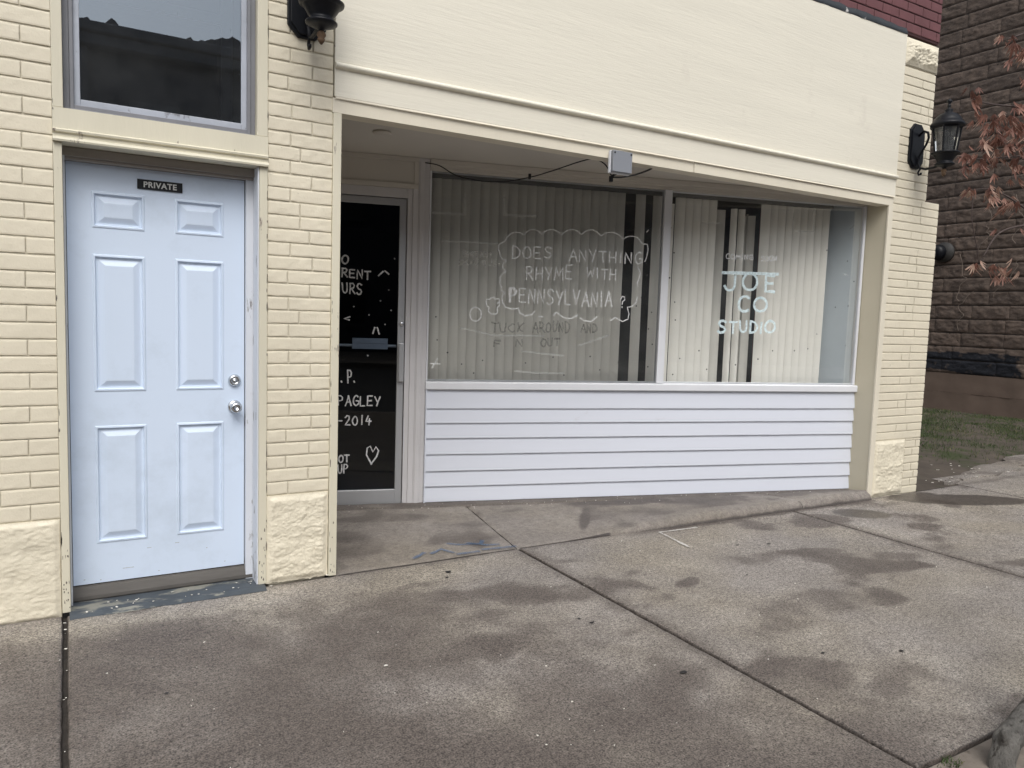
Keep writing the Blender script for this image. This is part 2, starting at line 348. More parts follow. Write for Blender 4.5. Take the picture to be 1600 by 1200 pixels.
def letters(mb, text, a, b, h, w, d, jit=.05, seed=1):
    rnd = random.Random(seed+len(text)*7+int(abs(a[0])*1000))
    tot = sum(WID.get(c, 1.0) for c in text); a = Vector(a); b = Vector(b); dirv = (b-a); x = 0.0
    flip = -1 if dirv.x < 0 else 1
    for c in text:
        wd = WID.get(c, 1.0)/tot; hh = h*(1+rnd.uniform(-.08, .08)); dz = rnd.uniform(-.05, .05)*h; sl = rnd.uniform(-.06, .06)
        cw = wd*abs(dirv.x)*(.86 if len(text) > 1 else 1.05)
        for st in GLY[c]:
            pts = []
            for i in range(len(st)):
                p = st[i]
                if i:
                    q = st[i-1]; pts.append(((p[0]+q[0])/2, (p[1]+q[1])/2))
                pts.append(p)
            out = []
            for (px, py) in pts:
                jx = nz(px*3+rnd.random()*.2, py*3, seed+x*9)*jit*cw; jz = nz(px*3, py*3, 7+seed+x*9)*jit*hh
                base = a+dirv*x
                out.append((base.x+flip*(px*cw+sl*py*hh)+jx, base.y+dz+py*hh+jz))
            mb.ribbon(out, w*rnd.uniform(.85, 1.1), d)
            d += .00004
        x += wd
    return d

# pen strokes, letters and drawn-on reflections on the panes: (u, z) along the shop front in metres
CLOUD= [[(0.578, 2.025), (0.595, 2.056), (0.615, 2.078), (0.638, 2.092), (0.665, 2.097), (0.696, 2.094), (0.729, 2.083)], [(0.729, 2.083), (0.751, 2.107), (0.773, 2.123), (0.795, 2.129), (0.818, 2.126), (0.842, 2.114), (0.866, 2.094)], [(0.866, 2.094), (0.893, 2.117), (0.919, 2.131), (0.946, 2.136), (0.972, 2.132), (0.999, 2.119), (1.025, 2.097)], [(1.025, 2.097), (1.051, 2.122), (1.077, 2.139), (1.104, 2.146), (1.132, 2.144), (1.161, 2.133), (1.191, 2.113)], [(1.191, 2.113), (1.218, 2.135), (1.246, 2.149), (1.272, 2.153), (1.299, 2.148), (1.325, 2.134), (1.351, 2.11)], [(1.351, 2.11), (1.384, 2.131), (1.417, 2.143), (1.448, 2.145), (1.479, 2.138), (1.509, 2.122), (1.538, 2.096)], [(1.538, 2.096), (1.57, 2.115), (1.602, 2.124), (1.631, 2.124), (1.658, 2.115), (1.683, 2.096), (1.706, 2.068)], [(1.706, 2.068), (1.748, 2.068), (1.757, 2.033), (1.749, 1.976), (1.734, 1.931)], [(1.674, 1.884), (1.7, 1.841), (1.693, 1.796), (1.674, 1.758), (1.686, 1.733)], [(1.686, 1.65), (1.675, 1.605), (1.644, 1.576)], [(1.645, 1.572), (1.601, 1.565), (1.617, 1.514), (1.612, 1.47), (1.565, 1.449), (1.502, 1.48)], [(1.502, 1.48), (1.462, 1.456)], [(1.346, 1.48), (1.3, 1.441), (1.24, 1.446), (1.206, 1.466)], [(1.185, 1.488), (1.133, 1.459), (1.067, 1.465), (1.026, 1.495), (1.006, 1.504), (0.987, 1.481)], [(0.899, 1.466), (0.864, 1.468)], [(0.831, 1.506), (0.812, 1.482), (0.755, 1.468), (0.716, 1.491), (0.702, 1.527)], [(0.702, 1.527), (0.651, 1.517), (0.6, 1.53), (0.574, 1.565), (0.569, 1.613)], [(0.558, 1.661), (0.59, 1.636), (0.572, 1.614)], [(0.585, 1.795), (0.549, 1.757), (0.55, 1.709), (0.564, 1.674)], [(0.595, 1.88), (0.571, 1.861), (0.565, 1.83), (0.598, 1.798), (0.585, 1.79)], [(0.578, 2.025), (0.535, 2.002), (0.528, 1.966), (0.544, 1.919), (0.563, 1.893), (0.595, 1.882)], [(1.736, 2.164), (1.752, 2.18)], [(0.033, 1.093), (0.106, 1.088)], [(0.046, 1.057), (0.087, 1.13)], [(0.366, 1.522), (0.383, 1.518), (0.397, 1.508), (0.407, 1.492), (0.412, 1.472), (0.41, 1.452), (0.402, 1.435), (0.389, 1.422), (0.373, 1.416), (0.356, 1.418), (0.341, 1.427), (0.329, 1.442), (0.324, 1.461), (0.324, 1.481), (0.331, 1.499), (0.343, 1.513), (0.359, 1.521), (0.376, 1.521)], [(0.536, 1.558), (0.555, 1.577), (0.542, 1.594), (0.517, 1.587), (0.504, 1.601), (0.485, 1.598), (0.473, 1.583), (0.454, 1.587), (0.444, 1.567), (0.452, 1.537), (0.469, 1.525), (0.466, 1.495), (0.489, 1.475), (0.52, 1.473), (0.539, 1.489), (0.535, 1.528), (0.552, 1.54), (0.554, 1.565), (0.536, 1.558)]]
W_MAIN = [('DOES', (0.638, 1.904), (0.975, 1.921), 0.091), ('ANYTHING', (1.096, 1.905), (1.727, 1.914), 0.088), ('RHYME', (0.755, 1.745), (1.144, 1.767), 0.102), ('WITH', (1.244, 1.786), (1.511, 1.768), 0.077), ('PENNSYLVANIA', (0.629, 1.57), (1.486, 1.561), 0.111), ('?', (1.535, 1.562), (1.595, 1.564), 0.086)]
W_SOON = [('COMING', (2.455, 1.992), (2.717, 1.995), 0.039), ('SOON', (2.784, 1.99), (2.942, 1.996), 0.04)]
W_BOLD = [('J', (2.453, 1.736), (2.572, 1.738), 0.125), ('O', (2.62, 1.743), (2.771, 1.744), 0.131), ('E', (2.838, 1.746), (2.942, 1.742), 0.127), ('C', (2.59, 1.567), (2.71, 1.566), 0.127), ('O', (2.74, 1.567), (2.875, 1.566), 0.122), ('S', (2.417, 1.382), (2.5, 1.379), 0.1), ('T', (2.524, 1.38), (2.596, 1.381), 0.09), ('U', (2.619, 1.393), (2.698, 1.389), 0.095), ('D', (2.716, 1.39), (2.795, 1.392), 0.096), ('I', (2.814, 1.392), (2.838, 1.393), 0.091), ('O', (2.856, 1.394), (2.961, 1.396), 0.096)]
W_DOOR = [('O', (-0.623, 1.798), (-0.574, 1.8), 0.063), ('RENT', (-0.622, 1.707), (-0.404, 1.694), 0.059), ('URS', (-0.616, 1.593), (-0.462, 1.585), 0.075), ('P', (-0.571, 0.941), (-0.535, 0.942), 0.089), ('PAGLEY', (-0.638, 0.772), (-0.319, 0.772), 0.07), ('-2014', (-0.64, 0.631), (-0.382, 0.629), 0.066), ('OT', (-0.628, 0.351), (-0.541, 0.359), 0.053), ('UP', (-0.632, 0.27), (-0.549, 0.273), 0.062)]
W_FAINT = [('MORTIME', (0.478, 1.9), (0.252, 1.898), 0.038), ('ELPUOC', (0.54, 1.841), (0.215, 1.832), 0.034)]
W_DARK = [('TUCK', (0.491, 1.337), (0.77, 1.344), 0.068), ('AROUND', (0.826, 1.346), (1.14, 1.354), 0.074), ('AND', (1.22, 1.356), (1.365, 1.36), 0.06), ('F', (0.519, 1.23), (0.58, 1.232), 0.049), ('N', (0.691, 1.234), (0.753, 1.235), 0.054), ('OUT', (0.892, 1.238), (1.06, 1.242), 0.055)]
BAR= [(2.433, 1.876), (2.95, 1.887)]
DOORMARKS= [[(-0.359, 1.726), (-0.327, 1.757)], [(-0.313, 1.762), (-0.285, 1.741)], [(-0.56, 1.42), (-0.6, 1.405), (-0.564, 1.397)], [(-0.393, 1.304), (-0.38, 1.347)], [(-0.362, 1.347), (-0.347, 1.301)], [(-0.387, 0.332), (-0.425, 0.4), (-0.421, 0.453), (-0.398, 0.467), (-0.379, 0.423), (-0.356, 0.462), (-0.337, 0.432), (-0.35, 0.389), (-0.391, 0.332)], [(-0.615, 0.95), (-0.612, 0.943)], [(-0.524, 0.951), (-0.521, 0.944)]]
DOORDOTS= [(-0.283, 1.625), (-0.342, 1.544), (-0.262, 1.476), (-0.533, 1.495), (-0.423, 1.439), (-0.306, 1.372), (-0.245, 1.854), (-0.427, 1.14)]
REFLECTIONS= [[(0.024, 2.202), (0.263, 2.204), (0.264, 2.34)], [(0.563, 2.347), (0.568, 2.22), (0.819, 2.227)], [(3.064, 2.426), (3.071, 2.252), (3.27, 2.259), (3.262, 2.44)], [(0.095, 2.002), (0.535, 2.003)], [(0.739, 1.196), (1.079, 1.167)], [(0.693, 1.042), (0.874, 1.029), (1.084, 1.031)], [(0.257, 1.364), (0.507, 1.313), (0.915, 1.318)], [(1.208, 1.25), (1.447, 1.337)], [(2.222, 2.267), (2.39, 2.273)], [(3.631, 2.302), (3.667, 2.337)], [(3.598, 1.919), (3.638, 1.91)]]
DOTS= [(0.066, 1.44), (0.08, 1.269), (0.16, 1.175), (0.27, 1.09), (0.432, 1.121), (0.365, 1.023), (0.773, 1.107), (0.995, 1.156), (1.09, 1.016), (1.303, 1.166), (1.389, 1.061), (1.545, 1.124), (1.627, 1.038), (1.678, 1.577), (1.719, 1.645), (1.771, 1.596), (1.814, 1.531), (1.793, 1.397), (1.833, 1.274), (1.804, 1.092), (1.946, 2.209), (1.985, 2.014), (1.957, 1.813), (2.013, 1.62), (2.027, 1.476), (2.255, 1.231), (2.085, 1.164), (2.029, 1.032), (2.335, 1.078), (2.601, 1.12), (2.947, 1.244), (2.811, 1.171), (3.16, 1.249), (3.415, 2.111), (3.628, 2.03), (3.708, 1.859), (3.538, 1.632), (3.667, 1.647), (3.67, 1.303), (3.371, 1.396), (3.291, 1.268), (1.749, 1.915), (1.759, 1.825)]
# ------------------------------------------------------------------ shared builders
def brick_panel(mb, tf, a0, a1, z0, z1, course, pattern, joint=.009, seed=0, depth=.0044, rag=.0017, vj=1.0):
    """bricks laid in courses; tf maps (along, out, z) to the world; pattern(k) lists joint positions in course k"""
    k = 0; z = z0
    while z < z1-.01:
        zt = min(z+course, z1)
        cuts = [a0]+[c for c in pattern(k) if a0+.02 < c < a1-.02]+[a1]
        dz1 = nz(k*3.1, seed)*.0015
        for p, q in zip(cuts, cuts[1:]):
            jl = joint*.5 if p > a0 else 0; jr = joint*.5 if q < a1 else 0
            u0, u1 = p+jl, q-jr; v0, v1 = z+joint*.5+dz1, zt-joint*.5+dz1
            n = max(4, int((u1-u0)/.018)); push = nz(p*17, k*5.3, seed)*.0022
            us = [0, .0025]+[lerp(.0025, u1-u0-.0025, i/n) for i in range(1, n)]+[u1-u0-.0025, u1-u0]
            H = v1-v0; vs = [0, .0022, .009, H*.5, H-.009, H-.0022, H]
            rows = []
            for j, v in enumerate(vs):
                row = []
                for i, u in enumerate(us):
                    e = 0.0
                    if j in (0, len(vs)-1): e = depth
                    elif i in (0, len(us)-1): e = depth*vj
                    elif j in (1, len(vs)-2): e = .0010
                    X, Zz = u0+u, v0+v
                    wob = nz(X*24, Zz*26, seed+k)*rag
                    row.append(tf((X+nz(X*30, Zz*30, seed+40)*rag*.6, push+wob*.7-e, Zz+wob*(1.0 if j in (0, 1, len(vs)-2, len(vs)-1) else .3))))
                rows.append(row)
            mb.rows(rows)
        z += course; k += 1
def front(p): return (p[0], -p[1], p[2])
def bonded(start, length, shift):
    def f(k):
        o = start+(shift if k % 2 else 0)+nz(k*2.7, start)*.012
        return [o+i*length for i in range(-40, 60)]
    return f
def rock(mb, tf, a0, a1, z0, z1, bulge, seed, nu=40, nv=40, edge=.02, ragged=0.0, scale=1.0):
    def fn(s, t):
        x, z = lerp(a0, a1, s), lerp(z0, z1, t)
        d = min(s*(a1-a0), (1-s)*(a1-a0), t*(z1-z0), (1-t)*(z1-z0)); m = smooth(0, edge*2.2, d)
        v = fbm(x*5*scale+seed, z*7*scale, seed, 5)*.45+.42*abs(nz(x*13*scale, z*24*scale, seed+3))+.34*abs(nz(x*30*scale+z*9, z*52*scale, seed+9))+.16*nz(x*70*scale, z*120*scale, seed)+.10*nz(x*150*scale, z*230*scale, seed)
        out = m*bulge*(.55+.75*v)
        zz = z+(ragged*(nz(x*22, seed)+.5*nz(x*70, seed)) if t == 0 else 0)
        return tf((x+nz(z*18, seed+5)*.004*(1 if s in (0, 1) else 0), out, zz))
    mb.grid(nu, nv, fn)
    # returns to the wall
    mb.rows([[fn(s/nu, 1) for s in range(nu+1)], [tf((lerp(a0, a1, s/nu), -.03, z1)) for s in range(nu+1)]])
    mb.rows([[fn(1, t/nv) for t in range(nv+1)], [tf((a1, -.03, lerp(z0, z1, t/nv))) for t in range(nv+1)]])
    mb.rows([[fn(0, t/nv) for t in range(nv+1)], [tf((a0, -.03, lerp(z0, z1, t/nv))) for t in range(nv+1)]])

# ------------------------------------------------------------------ the corner shop building
shop = tag(empty('shop_building', (3.0, 0.0, 0.0)), 'cream painted corner shop with white door, angled display window and red brick above', 'building')
# brick left of the white door
mb = MB(); brick_panel(mb, front, -2.6, -.042, .462, 3.93, .0752, bonded(-.155, .222, .108), seed=2, joint=.0058, vj=.12)
mb.build('brick_wall', M['brick'], shop)
MB().box(-2.6, -.042, .0062, .14, -.1, 3.93).build('mortar_bed', M['mortar'], shop)
mb = MB(); rock(mb, front, -2.6, -.045, -.012, .459, .015, 4.2, 300, 90, .012, .012, 1.6)
mb.build('stone_base', M['stone_cream'], shop, True)
# middle pier
def pier_pat(k):
    r = random.Random(k*13+5)
    if k < 6 or r.random() < .8: return [.885+.11+r.uniform(-.01, .01)] if k % 2 == 0 else [.885+.225+r.uniform(-.01, .01)]
    return [.885+.165]
mb = MB(); brick_panel(mb, front, .887, 1.217, .482, 3.93, .0694, pier_pat, seed=8, joint=.0064, rag=.0028, vj=.5)
mb.build('brick_pier', M['brick'], shop)
mb = MB(); mb.box(.887, 1.217, .0062, .14, .46, 3.93); mb.build('mortar_bed', M['mortar'], shop)
mb = MB(); rock(mb, front, .886, 1.214, .008, .478, .018, 11.0, 70, 90, .016, .008, 1.6)
mb.box(.90, 1.20, .003, .13, -.05, .47)
mb.build('stone_base', M['stone_cream'], shop, True)
# corner pier: slim above, wider below, stone and quoin bricks at the foot
def cp(k):
    return [6.18+.13*((k*7) % 3), 6.42+.05*(k % 2)] if k % 3 == 1 else ([6.43] if k % 2 else [])
mb = MB(); brick_panel(mb, front, 6.032, 6.488, 2.582, 3.652, .0708, cp, seed=21, rag=.002, joint=.0062, vj=.4)
brick_panel(mb, front, 6.015, 6.688, .486, 2.578, .0700, cp, seed=22, rag=.002, joint=.0062, vj=.4)
brick_panel(mb, front, 6.462, 6.688, -.02, .484, .0700, lambda k: [6.575] if k % 2 else ([6.62] if k % 4 else []), seed=23, rag=.002)
side = lambda p: (6.688+p[1], p[0], p[2])
brick_panel(mb, side, .004, .55, -.02, 2.578, .0700, lambda k: [.11+.11*(k % 2), .33+.11*(k % 2)], seed=24, rag=.002)
mb.build('brick_pier', M['brick'], shop)
mb = MB(); mb.box(6.032, 6.482, .0062, .3, 2.5, 3.66); mb.box(6.015, 6.682, .0065, .55, -.1, 2.572); mb.build('mortar_bed', M['mortar'], shop)
mb = MB(); rock(mb, front, 6.018, 6.458, -.005, .484, .022, 31.0, 70, 70, .016, .01, 1.4); mb.build('stone_base', M['stone_cream'], shop, True)
mb = MB(); rock(mb, front, 6.034, 6.497, 3.652, 3.875, .045, 44.0, 60, 40, .03, .0, 1.4)
mb.box(6.04, 6.492, -.002, .3, 3.655, 3.872); mb.build('cap_stone', M['stone_cream'], shop, True)
# side wall down the lawn side
mb = MB(); mb.box(6.30, 6.482, .56, 10.0, -.1, 6.6); mb.build('side_wall', M['red_brick'], shop)
# upper storey
up = MB(); brick_panel(up, front, -2.6, 6.50, 3.915, 5.2, .0790, bonded(.03, .214, .107), seed=60, joint=.008)
up.build('upper_brick_wall', M['red_brick'], shop)
mb = MB(); mb.box(-2.6, 6.495, .0065, .3, 3.90, 6.6); mb.build('upper_mortar_bed', M['red_mortar'], shop)
mb = MB()
rows = []
for j, (dy, z) in enumerate(((-.017, 3.884), (-.021, 3.897), (-.012, 3.918), (-.003, 3.940))):
    rows.append([(lerp(-2.6, 6.02, i/160), dy+.004*nz(i*.6, j), z+(.006*nz(i*.5, j*3) if j < 2 else .020*nz(i*.37, 9.1)+.012*nz(i*1.1, 3))) for i in range(161)])
mb.rows(rows); mb.build('flashing', M['flashing'], shop, True)
# fascia boards over the recess
def slab(mb, x0, x1, yf, yb, z0, z1, nx=60, nzz=10, wav=.003, sd=0):
    mb.grid(nx, nzz, lambda s, t: (lerp(x0, x1, s), yf+wav*nz(lerp(x0, x1, s)*.9, t*2, sd), lerp(z0, z1, t)))
    mb.rows([[(x0, yf+wav*nz(x0*.9, 0, sd), z0), (x1, yf+wav*nz(x1*.9, 0, sd), z0)], [(x0, yb, z0), (x1, yb, z0)]])
    mb.rows([[(x0, yf, z1), (x1, yf, z1)], [(x0, yb, z1), (x1, yb, z1)]])
    for x in (x0, x1): mb.rows([[(x, yf, z0), (x, yf, z1)], [(x, yb, z0), (x, yb, z1)]])
mb = MB(); slab(mb, 1.222, 6.024, -.014, .1, 2.574, 3.885, 40, 14, .004, 3)
mb.build('fascia_board', M['board'], shop)
mb = MB(); slab(mb, 1.214, 3.75, -.006, .1, 2.492, 2.566, 60, 2, .0015, 5); slab(mb, 3.753, 6.012, -.009, .1, 2.492, 2.566, 60, 2, .0015, 6)
mb.build('lower_fascia_board', M['trim'], shop, bevel=.002)
mb = MB()
for x0, x1, w in ((1.225, 2.98, 0), (2.98, 6.02, 1)):
    mb.grid(40, 1, lambda s, t: (lerp(x0, x1, s), -.0155-.006*t*smooth(0, .5, s+w), 2.5725-.011*t-.006*(1-s if w == 0 else 0)*0))
mb.build('lap_strip', M['trim'], shop)
prof = [(-.012, 2.712)]+[(-.016-.021*math.sin(R(a)), 2.728-.016*math.cos(R(a))) for a in range(0, 181, 20)]+[(-.012, 2.744)]
mb = MB(); mb.prism(prof, 1.222, 6.022); mb.build('half_round_moulding', M['board'], shop)
# ply over the white door, above the transom
MB().box(-.042, .886, .012, .1, 3.36, 3.9).build('fascia_board', M['board'], shop)
MB().box(-2.6, 6.3, .3, 9.9, 6.5, 6.6).build('roof', M['flashing'], shop)
# soffit and its edge beam
pts = [(1.215, .09), (6.03, .09), (6.03, ysf(6.03)+.06), (1.215, ysf(1.215)+.06)]
mb = MB(); mb.add([(x, y, z) for z in (2.585, 2.62) for x, y in pts], [(0, 1, 2, 3), (4, 7, 6, 5), (0, 4, 5, 1), (1, 5, 6, 2), (2, 6, 7, 3), (3, 7, 4, 0)])
mb.build('soffit', M['soffit'], shop)
mb = MB(); mb.lathe([(.001, 2.584), (.055, 2.584), (.06, 2.575), (.05, 2.566), (.0, 2.564)], (1.72, .62, 0), 28); mb.build('soffit_cover', M['soffit'], shop, True)
# recess returns
mb = MB(); mb.box(1.218, 1.262, -.010, .045, .004, 2.49); mb.build('corner_strip', M['worn_trim'], shop, bevel=.003)
mb = MB(); mb.box(1.21, 1.252, .046, 1.52, .0, 2.584); mb.build('recess_wall', M['trim'], shop)
mb = MB(); mb.box(5.962, 6.012, .006, .30, .02, 2.584); mb.build('recess_wall', M['tan'], shop)
mb = MB(); mb.box(5.955, 6.016, -.012, .005, .012, 2.4915); mb.build('corner_strip', M['trim'], shop, bevel=.003)

# ---- white door and transom window
cas = MB(); cas.box(-.0405, -.006, -.006, .12, .012, 2.167); cas.box(.846, .886, -.006, .12, .012, 2.167)
cas.build('door_casing', M['worn_trim'], shop, bevel=.003)
jm = MB(); jm.box(-.0055, .003, .075, .15, .012, 2.125); jm.box(.804, .8455, .112, .15, .012, 2.125); jm.box(.8385, .8455, .0, .1115, .012, 2.1655)
jm.build('door_jamb', M['jamb_white'], shop, bevel=.002)
hd = MB(); hd.box(-.005, .8455, .085, .15, 2.1255, 2.166); hd.box(-.005, .838, .10, .15, 2.112, 2.125); hd.build('door_head', M['head_wood'], shop, bevel=.002)
lt = MB(); lt.prism([(-.024, 2.168), (-.026, 2.176), (-.020, 2.186), (-.008, 2.190), (-.008, 2.206), (-.018, 2.210), (-.020, 2.219), (-.008, 2.226), (-.006, 2.316), (.11, 2.316), (.11, 2.168)], -.041, .886)
lt.build('lintel_board', M['worn_trim'], shop)
def chips(name, mat, spots, tf, seed):
    mb = MB(); r_ = random.Random(seed)
    for (a, z, ra, rz) in spots:
        n = 9; mb.add([tf((a+ra*r_.uniform(.5, 1.25)*math.cos(k*2*math.pi/n), 0, z+rz*r_.uniform(.5, 1.25)*math.sin(k*2*math.pi/n))) for k in range(n)], [tuple(range(n))])
    return tag(mb.build(name, mat, shop), kind='stuff')
rc = random.Random(77)
low = lambda n, a0, a1: [(rc.uniform(a0, a1), .02+abs(rc.gauss(0, .16)), rc.uniform(.001, .0035), rc.uniform(.003, .012)) for _ in range(n)]
allz = lambda n, a0, a1: [(rc.uniform(a0, a1), rc.uniform(.1, 3.0), rc.uniform(.001, .003), rc.uniform(.006, .035)) for _ in range(n)]
chips('peeled_paint', M['peel'], [q for q in low(16, -.036, -.010)+allz(14, -.0395, -.036)], lambda p: (p[0], -.0066, p[2]), 1)
chips('peeled_paint', M['peel'], [q for q in low(14, .850, .880)+allz(26, .8825, .8855)], lambda p: (p[0], -.0066, p[2]), 2)
chips('peeled_paint', M['peel'], [(a, z, .004, .03) for a, z in ((.06, .4), (.09, .9), (.10, 1.3), (.03, 1.7), (.10, .2), (.05, .06), (.09, .12), (.03, .9))]+low(10, .02, .10), lambda p: (.8380, p[0], p[2]), 3)
chips('peeled_paint', M['peel'], low(8, 1.222, 1.258)+allz(10, 1.2195, 1.222), lambda p: (p[0], -.0108, p[2]), 4)
six = MB()
DX0, DX1, DZ0, DZ1 = .006, .800, .088, 2.110
pan = [(.108, .335, 1.814, 1.986), (.470, .699, 1.814, 1.986), (.108, .335, 1.034, 1.692), (.470, .699, 1.034, 1.692), (.108, .335, .286, .868), (.470, .699, .286, .868)]
xs = [DX0, .108, .335, .470, .699, DX1]; zs = [DZ0, .286, .868, 1.034, 1.692, 1.814, 1.986, DZ1]
yf = .140
for i in range(5):
    for j in range(7):
        if i in (1, 3) and j in (1, 3, 5): continue
        six.add([(xs[i], yf, zs[j]), (xs[i+1], yf, zs[j]), (xs[i+1], yf, zs[j+1]), (xs[i], yf, zs[j+1])], [(0, 1, 2, 3)])
for (x0, x1, z0, z1) in pan:
    rings = [(0, 0), (.004, -.004), (.011, -.005), (.016, .0075), (.024, .0085), (.030, .0065), (.052, -.0035), (.056, -.004)]
    pr = []
    for ins, dep in rings: pr.append([(x0+ins, yf+dep, z0+ins), (x1-ins, yf+dep, z0+ins), (x1-ins, yf+dep, z1-ins), (x0+ins, yf+dep, z1-ins)])
    for a, b in zip(pr, pr[1:]): six.add(a+b, [(k, (k+1) % 4, (k+1) % 4+4, k+4) for k in range(4)])
    six.add(pr[-1], [(0, 1, 2, 3)])
for x in (DX0, DX1): six.add([(x, yf, DZ0), (x, yf+.04, DZ0), (x, yf+.04, DZ1), (x, yf, DZ1)], [(0, 1, 2, 3)])
six.add([(DX0, yf, DZ0), (DX1, yf, DZ0), (DX1, yf+.04, DZ0), (DX0, yf+.04, DZ0)], [(0, 1, 2, 3)])
door = six.build('door', M['door_white'], shop); tag(door, 'white six panel steel door with a small black sign')
def knob(c, prof): return MB().lathe([(r, -h) for r, h in prof], c, 32, 'y')
knob((.751, yf, .943), [(.001, 0), (.033, .0), (.034, .004), (.030, .010), (.016, .014), (.013, .026), (.018, .034), (.027, .044), (.0295, .055), (.027, .064), (.018, .069), (.0105, .0695), (.0095, .0665), (.0, .0665)]).build('door_knob', M['chrome'], door, True)
dk = knob((.751, yf, 1.081), [(.001, 0), (.031, 0), (.032, .006), (.028, .014), (.024, .019), (.017, .021), (.0165, .0185), (.009, .0185), (.009, .0205), (.0, .0205)])
dk.box(.7495, .7525, yf-.0225, yf-.0206, 1.075, 1.087); dk.build('deadbolt', M['chrome'], door, True)
for (x, z, w) in ((.22, .145, .05), (.33, .235, .02), (.46, .245, .02), (.61, .20, .006), (.12, .10, .006), (.05, .11, .007), (.38, .11, .008), (.70, .115, .006)):
    MB().box(x, x+w, yf-.0006, yf-.0001, z, z+.003).build('scuff_mark', M['speck_white'], door)
th = MB(); th.prism([(.116, .012), (.110, .020), (.112, .036), (.134, .074), (.139, .0765), (.139, .082), (.18, .084), (.18, .012)], -.004, .842)
th.build('door_threshold', M['sill_wood'], shop, bevel=.002)
st = MB(); st.grid(60, 14, lambda s, t: (lerp(-.012, .874, s), lerp(-.080+.012*nz(s*6, 1)+.006*nz(s*25, 4), .125, t), .0125*smooth(0, .15, t)+.0015+.002*nz(s*20, t*6, 2)))
st.build('door_step', M['slate'], shop, True)
# transom: side casings, grey storm frame, pale sash, glass, inner sash behind
tw = MB(); tw.box(-.041, .0015, -.004, .06, 2.3165, 3.36); tw.box(.834, .886, -.004, .06, 2.3165, 3.36); tw.box(.0015, .834, -.004, .06, 3.31, 3.36)
trn = tw.build('transom_window', M['worn_trim'], shop, bevel=.003)
def frame(mb, x0, x1, z0, z1, w, y0, y1, wb=None):
    wb = wb or w
    mb.box(x0, x0+w, y0, y1, z0, z1); mb.box(x1-w, x1, y0, y1, z0, z1)
    mb.box(x0+w, x1-w, y0, y1, z0, z0+wb); mb.box(x0+w, x1-w, y0, y1, z1-w, z1)
mb = MB(); frame(mb, .0018, .8337, 2.3168, 3.3095, .026, .042, .075, .020); mb.box(.03, .806, .024, .0295, 2.3165, 2.326); frame(mb, .028, .808, 2.318, 3.282, .016, .030, .0415, .026)
mb.build('storm_frame', M['alu_grey'], trn, bevel=.002)
mb = MB(); frame(mb, .0425, .794, 2.339, 3.269, .027, .046, .066, .036); mb.build('sash', M['sash'], trn, bevel=.003)
MB().add([(.0695, .056, 2.369), (.767, .056, 2.369), (.767, .056, 3.24), (.0695, .056, 3.24)], [(0, 1, 2, 3)]).build('glass', M['transom_glass'], trn)
mb = MB(); mb.box(.69, .74, .13, .16, 2.36, 3.3); mb.box(.05, .69, .13, .16, 2.86, 2.905); mb.build('inner_sash', M['sash'], trn)
mb = MB()
mb.add([(-.1, .18, 2.2), (1.0, .18, 2.2), (1.0, 2.2, 2.2), (-.1, 2.2, 2.2), (-.1, .18, 3.5), (1.0, .18, 3.5), (1.0, 2.2, 3.5), (-.1, 2.2, 3.5)], [(0, 1, 2, 3), (4, 5, 6, 7), (1, 2, 6, 5), (2, 3, 7, 6), (3, 0, 4, 7)])
mb.add([(-.1, .185, 0.0), (.95, .185, 0.0), (.95, .185, 2.3), (-.1, .185, 2.3)], [(0, 1, 2, 3)])
mb.build('hall_walls', M['room'], shop)
# silhouettes of leaning boards stored behind the transom
# ---- angled shop front
B = lambda: MB(SF)
post = B(); post.box(-.083, -.034, -.06, .012, .012, 2.584); post.box(-.0335, -.001, -.06, .004, .012, 2.584); post.box(-.074, -.045, .0122, .018, .02, 2.56); post.build('window_post', M['post'], shop, bevel=.003)
hdr = B(); hdr.box(.0, 3.795, -.05, .012, 2.525, 2.584); hdr.box(.0, 3.795, -.05, .028, 2.548, 2.583); hdr.box(.0, 3.795, -.05, .006, 2.502, 2.5245); hdr.build('window_header', M['soffit'], shop, bevel=.002)
pn = B(); pn.box(-1.12, -.0835, -.05, .0, 2.36, 2.584); pn.box(-1.12, -.0835, .0002, .020, 2.555, 2.5835); pn.box(-1.12, -.0835, .0002, .014, 2.36, 2.395); pn.box(-.115, -.0835, .0002, .012, 2.3955, 2.5545); pn.build('door_header_panel', M['soffit'], shop, bevel=.002)
dj = B(); dj.box(-.160, -.124, -.06, .004, .012, 2.3595); dj.box(-.1235, -.0835, -.06, .012, .012, 2.3595); dj.box(-1.13, -1.09, -.06, .004, .012, 2.3595); dj.box(-1.0895, -.1605, -.06, .004, 2.292, 2.359); dj.build('shop_door_frame', M['post'], shop, bevel=.002)
sd = B(); frame(sd, -1.085, -.166, .026, 2.286, .048, -.046, -.008, .112); gdoor = sd.build('shop_door', M['alu'], shop, bevel=.002); tag(gdoor, 'dark glass shop door in a dull aluminium frame with white marker writing')
B().add([(-1.037, -.026, .138), (-.214, -.026, .138), (-.214, -.026, 2.238), (-1.037, -.026, 2.238)], [(0, 1, 2, 3)]).build('glass', M['door_glass'], gdoor)
h = B(); h.box(-.206, -.168, -.0078, .030, .955, 1.238); h.box(-.214, -.2065, -.0078, .012, .955, 1.238); h.build('pull_handle', M['alu'], gdoor, bevel=.004)
k = B(); k.tube([(-.187, -.012, 1.38), (-.187, .006, 1.38), (-.187, .010, 1.38)], [.016, .016, .011], 20); k.build('lock_cylinder', M['chrome'], gdoor, True)
h = B(); h.box(-1.037, -.214, -.075, -.050, 1.203, 1.222); h.build('push_bar', M['alu'], gdoor, bevel=.004)
